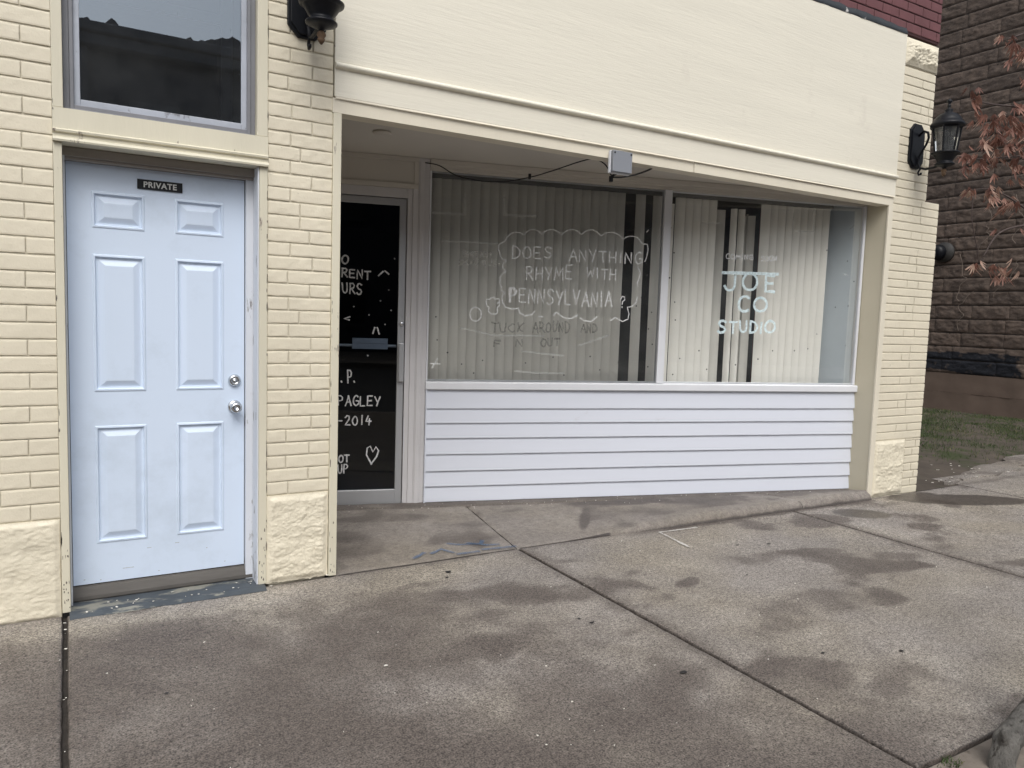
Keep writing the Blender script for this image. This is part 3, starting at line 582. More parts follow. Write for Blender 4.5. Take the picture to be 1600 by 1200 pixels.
h = B(); h.box(-.540, -.282, -.049, -.034, 1.188, 1.268); h.box(-.533, -.289, -.0335, -.030, 1.23, 1.262); h.build('mail_slot', M['sash'], gdoor, bevel=.004)
d0 = -.0245
for t, a, b, hh in W_DOOR:
    mb = B(); letters(mb, t, a, b, hh, .0105, d0, seed=3); mb.build('lettering', M['marker_door'], gdoor)
for i, L in enumerate(DOORMARKS):
    mb = B(); mb.ribbon(L, .011, d0+.0005); mb.build('heart_drawing' if len(L) > 6 else 'pen_mark', M['marker_door'], gdoor)
for (u, z) in DOORDOTS:
    mb = B(); mb.add([(u+.006*math.cos(a), d0, z+.006*math.sin(a)) for a in [i*math.pi/5 for i in range(10)]], [tuple(range(10))]); mb.build('paint_speck', M['speck_white'], gdoor)
# display window
wf = B(); wf.box(.0, .012, -.03, .008, .962, 2.5018); wf.box(3.762, 3.782, -.03, .014, .962, 2.5018); wf.box(.0121, 3.7619, -.03, -.010, .9621, .972); wf.box(.0121, 3.7619, -.03, -.010, 2.492, 2.5017)
win = wf.build('display_window', M['white_frame'], shop, bevel=.002)
mu = B(); mu.box(1.876, 1.938, -.0095, .022, .962, 2.5018); mu.box(1.884, 1.930, -.05, -.0305, .962, 2.5018); mu.build('mullion', M['white_frame'], win, bevel=.002)
sl = B(); sl.prism([(.030, .897), (.036, .903), (.036, .950), (.030, .957), (-.04, .961), (-.04, .897)], -.004, 3.80, 'x'); sl.build('window_sill', M['white_frame'], win, bevel=.002)
for u0, u1 in ((.0125, 1.8755), (1.9385, 3.7615)):
    B().add([(u0, 0, .9615), (u1, 0, .9615), (u1, 0, 2.5016), (u0, 0, 2.5016)], [(0, 1, 2, 3)]).build('glass', M['glass'], win)
def crook(L):
    out = []
    for i in range(len(L)-1):
        for t in (0, .34, .67):
            u, z = lerp(L[i][0], L[i+1][0], t), lerp(L[i][1], L[i+1][1], t); out.append((u+.003*nz(u*40, z*40), z+.003*nz(u*40, z*40, 5)))
    return out+[L[-1]]
d0 = .0018
def write(words, name, mat, w, seed, d=d0, jit=.05):
    for t, a, b, hh in words:
        mb = B(); letters(mb, t, a, b, hh, w if w else (.0235 if hh > .11 else .019), d, jit=jit, seed=seed)
        if t == 'PENNSYLVANIA': letters(mb, 'P', (a[0]-.002, a[1]+.002), (a[0]+.06, a[1]), hh, .015, d+.0006, seed=6)
        mb.build(name, mat, win)
write(W_MAIN, 'lettering', M['marker'], .0095, 5)
write(W_BOLD, 'painted_letter', M['paint_letters'], None, 2, jit=.02)
write(W_SOON, 'lettering', M['marker_door'], .0085, 8)
write(W_FAINT, 'faint_lettering', M['faint'], .010, 9)
write(W_DARK, 'faint_lettering', M['dark_letters'], .013, 12, -.002, .16)  # dark translucent letters just behind the pane
mb = B(); mb.ribbon(crook(BAR), .024, d0+.001); mb.build('painted_line', M['paint_letters'], win)
mb = B()
for L in CLOUD[:-4]: mb.ribbon(crook(L), .0075, d0)
mb.build('thought_bubble', M['marker'], win)
for L, nm in zip(CLOUD[-4:], ('pen_mark', 'pen_mark', 'small_bubble', 'small_bubble')):
    mb = B(); mb.ribbon(crook(L), .0075, d0); mb.build(nm, M['marker'], win)
for i, L in enumerate(REFLECTIONS):
    mb = B(); mb.ribbon(crook(L), .020 if i < 2 else .012, d0); mb.build('reflection_stroke', M['reflection'], win)  # reflections of the windows opposite, painted on the pane as faint strokes
mb = B()
for i, (u, z) in enumerate(DOTS):
    r = .006+.003*nz(i*3.3, 1); mb.add([(u+r*math.cos(a), d0, z+r*math.sin(a)) for a in [j*math.pi/4 for j in range(8)]], [tuple(range(8))])
tag(mb.build('specks', M['speck'], win), kind='stuff')
# lapped vinyl siding
sb = B(); zs_ = [.038+i*(.876-.038)/8*1.0 for i in range(9)]; zs_ = [.038, .157, .275, .403, .526, .642, .753, .896]
for i in range(7):
    z0, z1 = zs_[i], zs_[i+1]
    pr = [(.006, z0+.0), (.0215, z0+.001), (.0225, z0+.006), (.008, z1+.004), (-.002, z1+.004), (-.002, z0)]
    n = 24
    rows = []
    for (d, z) in pr: rows.append([(lerp(.002, 3.792, s/n), d+.0016*nz(s*.5, i*2.0, 4), z+.0012*nz(s*.4, i*1.7)) for s in range(n+1)])
    sb.rows(rows)
sb.build('siding', M['vinyl'], shop)
tb = B(); tb.box(-.0005, .010, -.02, .030, .02, .8965); tb.build('siding_edge_trim', M['vinyl'], shop, bevel=.002)
B().box(-.02, 3.78, -.09, -.03, .0, .94).build('window_stall_wall', M['room'], shop)
# room behind
poly = [SF((-1.14, -.062, 0)), SF((3.80, -.032, 0)), SF((3.80, -1.25, 0)), Vector((6.25, 6.5, 0)), Vector((1.0, 6.5, 0)), Vector((1.0, 1.6, 0))]
mb = MB(); n = len(poly)
mb.add([(p.x, p.y, .0) for p in poly], [tuple(range(n))])
mb.add([(p.x, p.y, 2.62) for p in poly], [tuple(range(n))])
for i in range(1, n-1): a, b = poly[i], poly[(i+1) % n]; mb.add([(a.x, a.y, 0), (b.x, b.y, 0), (b.x, b.y, 2.62), (a.x, a.y, 2.62)], [(0, 1, 2, 3)])
mb.build('room_walls', M['room'], shop)
rw = B(); rw.add([(3.770, -.034, .9), (3.545, -.30, .9), (3.545, -.30, 2.6), (3.770, -.034, 2.6), (3.80, -.034, .9), (3.57, -.33, .9), (3.57, -.33, 2.6), (3.80, -.034, 2.6)], [(0, 1, 2, 3), (5, 4, 7, 6), (1, 5, 6, 2), (0, 3, 7, 4)]); rw.build('window_return_wall', M['return_wall'], shop)

# ------------------------------------------------------------------ blinds hanging inside
def blind(u0, u1, spans, label):
    root = tag(empty('vertical_blind', SF(((u0+u1)/2, -.13, .97))), label, 'window blind', 'vertical blinds in the display window')
    B().box(u0, u1, -.16, -.10, 2.480, 2.515).build('headrail', M['rail'], root)
    for (a, b, dep, rot, ztop) in spans:
        c = (a+b)/2; w = (b-a)/2; rnd = random.Random(int(a*1000)); ca, sa = math.cos(R(rot)), math.sin(R(rot)); lean = rnd.uniform(-.006, .006)
        rows = []
        for j in range(9):
            t = j/8; z = lerp(.925, ztop, t)
            rows.append([(c+lean*(1-t)+(q*w)*ca+.001*nz(z*2, a*9), dep+(q*w)*sa+.010*(1-q*q), z) for q in (-1, -.6, -.2, .2, .6, 1)])
        v = B(); v.rows(rows); v.rows([[(p[0], p[1]-.0012, p[2]) for p in r] for r in rows]); v.build('vane', M['vane'], root, True)
    return root
L1 = []; x = .022; i = 0
while x < 1.54:
    L1.append((x, x+.086, -.13-.004*(i % 2), random.uniform(13, 20), 2.475)); x += .0745; i += 1
L1 += [(1.694, 1.778, -.132, 4, 2.475), (1.846, 1.93, -.132, 8, 2.475)]
L2 = [(1.965, 2.035, -.13, 6, 2.42)]; x = 2.047; i = 0
while x < 2.39:
    L2.append((x, x+.082, -.13-.004*(i % 2), random.uniform(13, 19), 2.475)); x += .0728; i += 1
L2 += [(2.476, 2.565, -.24, 14, 2.42), (2.560, 2.614, -.132, 30, 2.42), (2.634, 2.690, -.134, 28, 2.42), (2.728, 2.748, -.17, 78, 2.39), (2.775, 2.862, -.25, 20, 2.39)]
x = 2.847; i = 0
while x < 3.46:
    L2.append((x, x+.082, -.13-.004*(i % 2), random.uniform(13, 19), 2.475)); x += .0735; i += 1
blind(.01, 1.93, L1, 'ivory vertical blind behind the thought bubble writing, left of the white mullion')
blind(1.945, 3.53, L2, 'ivory vertical blind behind the big studio letters, right of the white mullion')
EXPO = 0.6
# ------------------------------------------------------------------ things fixed to the shop
sg = MB(); sg.box(.303, .505, .1335, .1392, 2.016, 2.063)
sign = sg.build('door_sign', M['sign_black'], None, bevel=.0015, origin=(.404, .1392, 2.016))
tag(sign, 'small black sign reading PRIVATE at the top of the white six panel door', 'sign')
cu = bpy.data.curves.new('sign_text', 'FONT'); cu.body = 'PRIVATE'; cu.size = .0375; cu.align_x = 'CENTER'; cu.extrude = .0004; cu.offset = .0010; cu.space_character = 1.08
to = bpy.data.objects.new('sign_text', cu); col.objects.link(to)
bpy.context.view_layer.update()
me = bpy.data.meshes.new_from_object(to.evaluated_get(bpy.context.evaluated_depsgraph_get()))
bpy.data.objects.remove(to)
mat4 = Matrix.Translation(Vector((.404, .1331, 2.0265))) @ Matrix.Rotation(R(90), 4, 'X')
lt = MB(); lt.v = [tuple(mat4 @ v.co) for v in me.vertices]; lt.f = [tuple(p.vertices) for p in me.polygons]
lt.build('sign_lettering', M['sign_silver'], sign); bpy.data.meshes.remove(me)

def make_lantern(loc, label):
    root = tag(empty('wall_lantern', loc), label, 'wall lantern', 'coach lanterns on the shop piers')
    X, Y, Z = loc; L = lambda: MB(lambda p: (X+p[0], Y+p[1], Z+p[2]))
    oc = [(-.098, -.13), (-.045, -.186), (.045, -.186), (.098, -.13), (.098, .13), (.045, .186), (-.045, .186), (-.098, .13)]
    bp = L()
    for (s, y0, y1) in ((1.0, -.012, .012), (.86, -.022, -.0125)):
        bp.prism([(a*s, b*s-0.0 if s == 1 else b*.93) for a, b in oc], y0, y1, 'y') if False else bp.add([(a*s, y, b*(1 if s == 1 else .93)) for y in (y0, y1) for a, b in oc], [tuple(range(8)), tuple(range(15, 7, -1))]+[(i, (i+1) % 8, (i+1) % 8+8, i+8) for i in range(8)])
    bp.build('back_plate', M['black_metal'], root, bevel=.004)
    cy = -.26
    arm = L()
    arm.tube([(0, -.02, .085), (0, -.06, .118), (0, -.098, .10), (0, -.108, .055), (0, -.09, -.0), (0, -.06, -.045), (0, -.035, -.09), (0, -.03, -.14), (0, -.05, -.185), (0, -.10, -.203), (0, -.17, -.200), (0, -.225, -.185), (0, cy, -.165)], [.010, .010, .010, .010, .009, .009, .009, .010, .010, .010, .010, .010, .012], 10)
    arm.tube([(0, -.06, -.19), (0, -.045, -.205), (0, -.036, -.225), (0, -.045, -.245), (0, -.062, -.24), (0, -.062, -.228)], [.008, .008, .008, .008, .009, .010], 10)
    arm.tube([(0, -.125, .118), (0, -.15, .135), (0, -.19, .135)], [.017, .014, .012], 10)
    arm.build('scroll_arm', M['black_metal'], root, True)
    body = L()
    body.lathe([(.090, -.112), (.106, -.103), (.108, -.094), (.100, -.090), (.086, -.090)], (0, cy, 0), 30)
    body.lathe([(.100, -.104), (.090, -.112), (.078, -.130), (.066, -.148), (.059, -.160), (.057, -.170), (.066, -.177), (.076, -.184), (.075, -.191), (.050, -.202), (.024, -.211), (.015, -.219), (.013, -.224)], (0, cy, 0), 30)
    body.build('lower_cup', M['black_metal'], root, True)
    fin = L(); fin.lathe([(.010, -.222), (.020, -.232), (.022, -.243), (.015, -.254), (.019, -.262), (.014, -.272), (.004, -.285)], (0, cy, 0), 16); fin.build('lower_finial', M['rust'], root, True)
    top = L()
    top.lathe([(.122, .112), (.130, .128), (.120, .146), (.112, .148), (.104, .168), (.086, .196), (.060, .216), (.034, .228), (.026, .236), (.034, .246), (.030, .252), (.014, .258), (.010, .272), (.017, .282), (.012, .290), (.009, .298), (.020, .310), (.021, .322), (.012, .333), (.003, .338)], (0, cy, 0), 30)
    top.build('cap', M['black_metal'], root, True)
    fr = L()
    for i in range(6):
        t = i*math.pi/3+.3
        fr.tube([(.082*math.cos(t), cy+.082*math.sin(t), -.094), (.110*math.cos(t), cy+.110*math.sin(t), .132)], .0085, 6)
    fr.lathe([(.104, .100), (.112, .104), (.116, .130), (.106, .130)], (0, cy, 0), 6, rot=.3)
    fr.build('cage', M['black_metal'], root)
    gl = L()
    a = [(.079*math.cos(i*math.pi/3+.3), cy+.079*math.sin(i*math.pi/3+.3), -.092) for i in range(6)]; b = [(.107*math.cos(i*math.pi/3+.3), cy+.107*math.sin(i*math.pi/3+.3), .130) for i in range(6)]
    gl.add(a+b, [(i, (i+1) % 6, (i+1) % 6+6, i+6) for i in range(6)]); gl.build('glass', M['lamp_glass'], root)
    ca = L(); ca.lathe([(.030, -.09), (.026, -.05), (.020, -.04), (.020, .04), (.012, .045), (.015, .06), (.016, .075), (.009, .095), (.001, .103)], (0, cy, 0), 14); ca.build('candle_socket', M['black_metal'], root, True)
    return root
make_lantern((1.075, -.006, 3.015), 'black coach lantern on the middle brick pier, only its rusty tipped base showing')
def copy_tree(o, parent=None):
    c = o.copy(); col.objects.link(c); c.parent = parent
    for ch in o.children: copy_tree(ch, c)
    return c
lan2 = copy_tree(bpy.data.objects['wall_lantern']); lan2.location = (6.27, -.006, 3.015)
lan2['label'] = 'black coach lantern with clear glass on the corner pier, beside the red leaves'

bx = MB(lambda p: (3.085+p[0], -.052+p[1], 2.468+p[2]-p[1]*.10))
root = tag(empty('utility_box', (3.072, -.02, 2.40)), 'small flat grey box on the lower edge of the cream fascia above the window', 'utility box')
bx.box(-.077, .077, -.014, .012, -.066, .066); bx.build('cover', M['grey_plastic'], root, bevel=.003)
rb = MB(lambda p: (3.085+p[0], -.052+p[1], 2.468+p[2]-p[1]*.10)); rb.box(-.081, .081, .0125, .034, -.070, .070); rb.build('back_box', M['white_frame'], root, bevel=.003)
sc = MB()
for (x, z) in ((-.066, .052), (.066, .052)): sc.lathe([(.0, -.0165), (.006, -.0165), (.006, -.012)], (3.085+x, -.052, 2.468+z), 10, 'y')
sc.build('screw', M['black_plastic'], root)
br = MB(); br.tube([(3.09, -.02, 2.41), (3.06, .015, 2.385)], .007, 8); br.box(3.052, 3.070, .008, .028, 2.352, 2.388); br.build('bracket', M['black_plastic'], root)
cb = MB()
W0 = [(2.24, 1.13, 2.54), (2.30, 1.02, 2.51), (2.38, .92, 2.44), (2.48, .80, 2.40), (2.60, .66, 2.385), (2.74, .52, 2.41), (2.86, .38, 2.455), (2.96, .26, 2.50), (3.02, .17, 2.515), (3.06, .09, 2.475), (3.075, .03, 2.39)]
def spline(P, n=6):
    out = []
    for i in range(len(P)-1):
        p0, p1, p2, p3 = [Vector(P[max(0, min(len(P)-1, i+q))]) for q in (-1, 0, 1, 2)]
        for k in range(n):
            t = k/n; out.append(.5*((2*p1)+(p2-p0)*t+(2*p0-5*p1+4*p2-p3)*t*t+(3*p1-p0-3*p2+p3)*t*t*t))
    return out+[Vector(P[-1])]
cb.tube(spline(W0), .0042, 6)
cb.tube(spline([(3.08, .03, 2.385), (3.18, .04, 2.40), (3.32, .06, 2.44), (3.46, .08, 2.50), (3.55, .10, 2.56), (3.58, .11, 2.586)]), .0062, 6)
cb.tube(spline([(3.44, .16, 2.583), (3.52, .15, 2.566), (3.62, .14, 2.563), (3.74, .13, 2.582)]), .0045, 6)
cb.tube([(2.745, .515, 2.40), (2.745, .515, 2.435)], .010, 8)
tag(cb.build('cable', M['black_plastic'], None, True, origin=(2.24, 1.13, 2.54)), 'thin black cable drooping under the soffit to the small grey box', 'cable')

# ------------------------------------------------------------------ ground
def ell(x, y, cx, cy, rx, ry, rot=0.0, soft=.35, wob=.35, sd=0):
    c, s = math.cos(rot), math.sin(rot); dx, dy = x-cx, y-cy
    u, v = (dx*c+dy*s)/rx, (-dx*s+dy*c)/ry
    d = math.sqrt(u*u+v*v)+wob*(nz(x*3.3, y*3.3, sd)+.5*nz(x*9, y*9, sd+4))
    return 1-smooth(1-soft, 1+soft*.4, d)
SPOTS = [(2.10, -.72, .42, .15, -.5, .55, .75), (1.75, -.56, .33, .10, -.3, .4, .6), (1.20, -.52, .30, .13, .2, .6, .6), (1.58, -.34, .20, .06, 0, .5, .45), (2.05, -1.80, .40, .20, .4, .6, .7), (1.55, -1.95, .45, .26, 0, .6, .5),
         (1.78, -.86, .22, .07, 0, .5, .5), (3.00, -.94, .12, .055, .3, .25, .75), (4.15, -.84, .25, .06, -.3, .4, .65), (4.2, -1.1, .36, .09, -.5, .5, .65), (4.6, -1.15, .22, .09, -.3, .6, .5), (3.7, -.8, .3, .12, 0, .7, .4),
         (2.95, -2.2, .28, .12, .4, .6, .5), (2.62, -2.02, .22, .10, 0, .6, .5), (5.53, -.77, .17, .10, 0, .25, .7), (5.30, -1.0, .22, .12, 0, .6, .5), (5.15, -1.15, .2, .09, .2, .6, .4), (3.5, -1.5, .35, .2, 0, .7, .4), (3.05, -1.55, .3, .16, .3, .7, .42),
         (.35, -.55, .5, .28, 0, .7, .5), (-.15, -.9, .35, .5, 0, .7, .5), (.75, -1.1, .5, .3, 0, .8, .45), (.2, -1.5, .5, .4, 0, .8, .45), (1.0, -1.6, .5, .3, 0, .8, .35)]
def stains(x, y):
    s = 0.0
    for i, (cx, cy, rx, ry, ro, so, am) in enumerate(SPOTS):
        if abs(x-cx) < 1 and abs(y-cy) < 1: s = max(s, .85*am*ell(x, y, cx, cy, rx, ry, ro, so, .55, i*1.7))
    s = max(s, .74*(1-smooth(.5, 3.0, x+.55*(y+1.0)+.6*nz(x*1.1, y*1.1, 8)+.45*nz(x*3, y*3, 2)))*smooth(.05, .5, -y+.18*nz(x*2.3, 4))*(.80+.55*nz(x*1.8, y*1.8, 5)))
    s = max(s, .6*smooth(.16, .55, fbm(x*1.35, y*2.1, 3.0, 5)))
    for jx in (-.03, 2.44, 4.95):
        s = max(s, .38*(1-smooth(.0, .16+.08*nz(y*4, jx), abs(x-jx))))
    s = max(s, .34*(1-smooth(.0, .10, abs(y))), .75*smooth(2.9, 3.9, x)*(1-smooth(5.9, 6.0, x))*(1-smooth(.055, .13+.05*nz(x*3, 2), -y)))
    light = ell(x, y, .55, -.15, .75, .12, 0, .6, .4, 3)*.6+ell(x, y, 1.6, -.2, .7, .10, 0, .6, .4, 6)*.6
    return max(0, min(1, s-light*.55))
def wets(x, y):
    w = max(ell(x, y, 5.42, -.33, .24, .15, -.5, .06, .10, 20), ell(x, y, 6.75, -.38, .62, .20, -.42, .05, .14, 23), ell(x, y, 6.42, -.12, .35, .14, 0, .10, .2, 26))
    w = max(w, .55*ell(x, y, 5.95, -.22, .16, .05, 0, .3, .3, 28))
    return w
def edges(a, b, step, g=.006):
    n = max(2, int((b-a-.04)/step)); return [a+g, a+g, a+g+.006, a+g+.016]+[lerp(a+.03, b-.03, i/n) for i in range(n+1)]+[b-g-.016, b-g-.006, b-g, b-g]
ZP = [-.055, -.008, -.0018, 0]
def slabgrid(mb, x0, x1, y0, y1, step, sx=0.0):
    X = edges(x0, x1, step, .009); Y = edges(y0, y1, step, .008); rows = []; S = []; Wt = []
    for j, y in enumerate(Y):
        zj = ZP[min(j, 3)] if j < 4 else ZP[min(len(Y)-1-j, 3)]; row = []
        for i, x in enumerate(X):
            zi = ZP[min(i, 3)] if i < 4 else ZP[min(len(X)-1-i, 3)]
            edge = i < 3 or i > len(X)-4; ej = j < 3 or j > len(Y)-4
            xx = x+(.0035*nz(y*14, x)+.002*nz(y*50, x) if edge else 0); yy = y+(.0035*nz(x*14, y)+.002*nz(x*50, y) if ej else 0)
            z = min(zi, zj)+.0035*nz(x*1.4, y*1.4, 2)+.0008*nz(x*14, y*14)-.012*smooth(4.2, 6.2, x)
            row.append((xx, yy, z)); inner = i < 2 or i > len(X)-3 or j < 2 or j > len(Y)-3; S.append(1.6 if inner else stains(x, y)); Wt.append(.9 if inner else wets(x, y))
        rows.append(row)
    k_ = .10*math.sin(x0*12.9+1.0)-(.0 if x0 < 0 else .02)
    S = [q if q > 1.2 else max(0, min(1, q+k_)) for q in S]
    mb.rows(rows, stain=S, wet=Wt)
sw = MB()
JX = [-.03, 2.44, 4.95, 7.40, 9.86]
slabgrid(sw, -2.5, -.03, -2.63, .006, .03)
for a, b in zip(JX, JX[1:]): slabgrid(sw, a, b, -2.63, .004 if a < 7 else .30, .022 if a < 7 else .04)
for k in range(5): slabgrid(sw, 9.86+2.46*k, 12.32+2.46*k, -2.63, .30, .3)
for k in range(3): slabgrid(sw, -2.5-2.46*(k+1), -2.5-2.46*k, -2.63, .006, .3)
sw = sw.build('sidewalk', M['concrete'], None, True); tag(sw, kind='structure')
sb_ = MB(); sb_.box(-11, 24, -2.635, .016, -.3, -.020); tag(sb_.build('sidewalk_bed', M['joint_dirt'], None), kind='structure')
# entry floor between the sidewalk and the angled front
ef = MB()
def entry(x0, x1, skew0, skew1, step=.022):
    n = int((x1-x0)/step); m = 46; rows = []; S = []; Wt = []
    for j in range(-6, m+1):
        s = j/m; row = []
        for i in range(n+1):
            t = i/n; xa = lerp(x0, x1, t); x = xa+lerp(skew0, skew1, t)*max(0, s)
            k = smooth(2.75, 3.9, xa); yb = ysf(x)+.02; stp = .066*k+.012*k*nz(xa*3, 1)
            if j >= 0:
                y = lerp(.018-.021*k, yb, s); z = lerp(stp, .026, s)
                if j == 0: z -= .004
                z += .002*nz(x*3, y*3, 5)
            else:
                q = -j/6; y = .016-.021*k-q*(.060*k+.003); z = stp*(1-q**3)-.004-.050*q**2*(1 if k < .5 else 1)-.010*smooth(4.2, 6.2, x); z += .004*nz(xa*14, q*2, 4)*k
                y += .012*k*nz(xa*5, 2)*q
            e = min(t*(x1-x0), (1-t)*(x1-x0)); z -= .012*(1-smooth(0, .012, e))
            row.append((x+(.004*nz(y*16, x0) if i in (0, n) else 0), y, z))
            st = .45*smooth(.05, .5, fbm(x*1.6, y*2.4, 9.0, 5))
            for (cx, cy, rx, ry, ro, am) in ((3.75, .62, .55, .14, -.3, .75), (4.35, .35, .4, .13, -.3, .6), (3.25, .40, .34, .045, .9, .7), (1.9, .95, .5, .12, -.2, .4), (1.45, .45, .25, .3, 0, .35)):
                st = max(st, am*ell(x, y, cx, cy, rx, ry, ro, .35, .3, cx))
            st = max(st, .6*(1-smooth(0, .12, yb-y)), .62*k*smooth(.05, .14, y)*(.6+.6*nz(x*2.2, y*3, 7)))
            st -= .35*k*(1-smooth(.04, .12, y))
            dark = (j < 0 and k < .3) or (j <= -5)
            if j < 0: st = .12+.5*abs(nz(x*5, j*.3))-.2*k+(.25 if j <= -4 else 0)
            S.append(1.6 if dark else max(0, min(1, st))); Wt.append(.9 if dark else 0)
        rows.append(row)
    ef.rows(rows, stain=S, wet=Wt)
entry(1.262, 2.443, 0, .165); entry(2.449, 5.08, .165, .0); entry(5.086, 5.965, 0, 0)
ef = ef.build('entry_floor', M['entry_concrete'], None, True); tag(ef, kind='structure')
tsn = MB(SF); rows = []
for (d, z) in ((.006, .036), (.105, .0365), (.120, .031), (.124, .02)): rows.append([(lerp(-1.12, 3.75, i/90), d+.010*nz(i*.3, d*4)*(1 if d > .1 else 0), z+.002*nz(i*.4, d*9)) for i in range(91)])
tsn.rows(rows, stain=[.55+.3*nz(i*.31, 2) for i in range(91*4)], wet=0.0)
tag(tsn.build('threshold_strip', M['entry_concrete'], None, True), kind='structure')
# wider ground, road, kerb, lawn
g = MB(); g.box(-160, 260, -220, 220, -.6, -.30); tag(g.build('ground', M['soil'], None), kind='structure')
ts = MB(); ts.grid(120, 30, lambda s, t: (lerp(-12, 24, s), lerp(-4.14, -2.632, t), -.014+.010*nz(s*90, t*6))); tag(ts.build('tree_strip', M['sand'], None, True), kind='structure')
rd = MB(); rd.box(-60, 90, -15.0, -4.3, -.29, -.15); tag(rd.build('road', M['asphalt'], None), kind='structure')
kb = MB(); kb.box(-60, 90, -4.30, -4.14, -.29, -.01); kb.box(-60, 90, -15.16, -15.0, -.29, -.01); tag(kb.build('kerb', M['entry_concrete'], None, bevel=.02), kind='structure')
pv = MB(); pv.box(-60, 90, -21.0, -15.16, -.29, -.014); tag(pv.build('far_pavement', M['concrete'], None), kind='structure')
def lawn_z(x, y): return -.024+.02*smooth(.3, 1.5, y)+(.035*nz(x*.9, y*.9)+.012*nz(x*4, y*4))*(.12+.88*smooth(.3, 1.3, y))-.06*smooth(9, 14, x)+(.05*(1-smooth(0, .3, 6.72-x)) if x < 6.9 else 0)*0
lw = MB(); lw.grid(90, 110, lambda s, t: (lerp(6.5, 24, s), lerp(.0, 26, t*t*.6+t*.4), lawn_z(lerp(6.5, 24, s), lerp(.0, 26, t*t*.6+t*.4))))
tag(lw.build('lawn', M['lawn'], None, True), kind='structure')
# broken pale concrete and mud between the lawn and the pavement
bp = MB(); rnd = random.Random(5)
for (cx, cy, rr) in ((7.45, .10, .10), (7.75, .16, .16), (8.2, .20, .26), (8.65, .30, .34), (9.05, .38, .26), (9.45, .36, .30), (9.8, .50, .40), (10.4, .55, .45)):
    n = 12; ring = [(cx+rr*1.2*(1+.75*nz(k*1.3, cx*3))*math.cos(k*2*math.pi/n), cy+rr*.45*(1+.4*nz(k*1.7, cx*5))*math.sin(k*2*math.pi/n)) for k in range(n)]
    zt = .001+.006*rnd.random()
    bp.add([(x, y, zt+.004*nz(x*5, y*5)) for x, y in ring]+[(x*1.0, y-.006, -.06) for x, y in ring], [tuple(range(n))]+[(k, (k+1) % n, (k+1) % n+n, k+n) for k in range(n)], stain=[max(0, .25+.6*nz(x*4, y*6)) for x, y in ring]*2, wet=0.0)
tag(bp.build('broken_paving', M['concrete'], None), 'pale broken concrete edging between the lawn and the sidewalk', 'paving', kind='stuff')
# grass
gb = MB(); rnd = random.Random(9); vs = []; fs = []; tone = []
def blade(x, y, h, w):
    z = lawn_z(x, y)-.004; a = rnd.uniform(0, 6.28); b = rnd.uniform(0, 6.28); l = h*rnd.uniform(.3, 1.0)
    dx, dy = math.cos(a)*w, math.sin(a)*w; o = len(vs)
    vs.extend([(x-dx, y-dy, z), (x+dx, y+dy, z), (x+dx*.7+math.cos(b)*l*.4, y+dy*.7+math.sin(b)*l*.4, z+h*.6), (x-dx*.7+math.cos(b)*l*.4, y-dy*.7+math.sin(b)*l*.4, z+h*.6), (x+math.cos(b)*l, y+math.sin(b)*l, z+h*.9)])
    fs.extend([(o, o+1, o+2, o+3), (o+3, o+2, o+4)]); t = min(1, max(0, .35+.3*nz(x*1.2, y*1.2, 3)+rnd.gauss(0, .2)+(.45 if rnd.random() < .07 else 0))); tone.extend([t]*5)
cnt = 0
while cnt < 52000:
    x = rnd.uniform(6.75, 14.55); y = rnd.uniform(.55, 7.5)
    p = smooth(.6, 1.6, y+.5*nz(x*1.1, y*1.1, 6))*(.25+.75*smooth(-.35, .15, fbm(x*.9, y*.9, 4, 4)))
    if x < 9 : p *= .35+.65*smooth(.5, 2.4, y+.6*nz(x*2, y*2, 1))
    if rnd.random() > p: continue
    blade(x, y, rnd.uniform(.018, .055), rnd.uniform(.0022, .0042)); cnt += 1
gb.add(vs, fs, tone=tone)
gr = gb.build('grass', M['grass'], None); tag(gr, 'short patchy winter grass between the shop and the stone building', 'grass', kind='stuff')
# small litter on the pavement
db = MB(); rnd = random.Random(3)
def fleck(x, y, z, r):
    n = 5; a0 = rnd.uniform(0, 6); db.add([(x+r*rnd.uniform(.5, 1.2)*math.cos(a0+k*1.2566), y+r*rnd.uniform(.35, 1.0)*math.sin(a0+k*1.2566), z+.0025*rnd.random()) for k in range(n)]+[(x, y, z-.002)], [tuple(range(n))]+[(k, (k+1) % n, n) for k in range(n)])
for (x, y, r) in ((1.115, -1.155, .012), (-.03, -.12, .007), (-.028, -.2, .007), (-.026, -.42, .008), (1.21, -.012, .014), (.90, -.05, .012), (.80, .02, .013), (.835, -.03, .012), (.70, .055, .009)): fleck(x, y, .012 if y > -.06 else .006, r)
for _ in range(170): fleck(rnd.uniform(-.3, 5.8), rnd.uniform(-2.5, -.05), .006, rnd.choice((.002, .0025, .003, .003, .004, .006)))
for _ in range(6): fleck(-.03+rnd.uniform(-.006, .006), rnd.uniform(-1.3, -.05), -.016, rnd.uniform(.003, .006))
for _ in range(26): fleck(lerp(-.02, .86, rnd.random()), rnd.uniform(-.06, .06), .018, rnd.uniform(.003, .008))
for _ in range(70):
    u = rnd.uniform(-.6, 3.7); p = SF((u, rnd.uniform(.03, .26), 0)); fleck(p.x, p.y, .040, rnd.uniform(.003, .0085))
for _ in range(40): fleck(rnd.uniform(6.6, 8.5), rnd.uniform(.0, .7), .015, rnd.uniform(.006, .02))
tag(db.build('debris', M['debris'], None), 'pale paint flakes and litter scattered on the pavement and door step', 'litter', kind='stuff')
gm = MB(); rnd = random.Random(8)
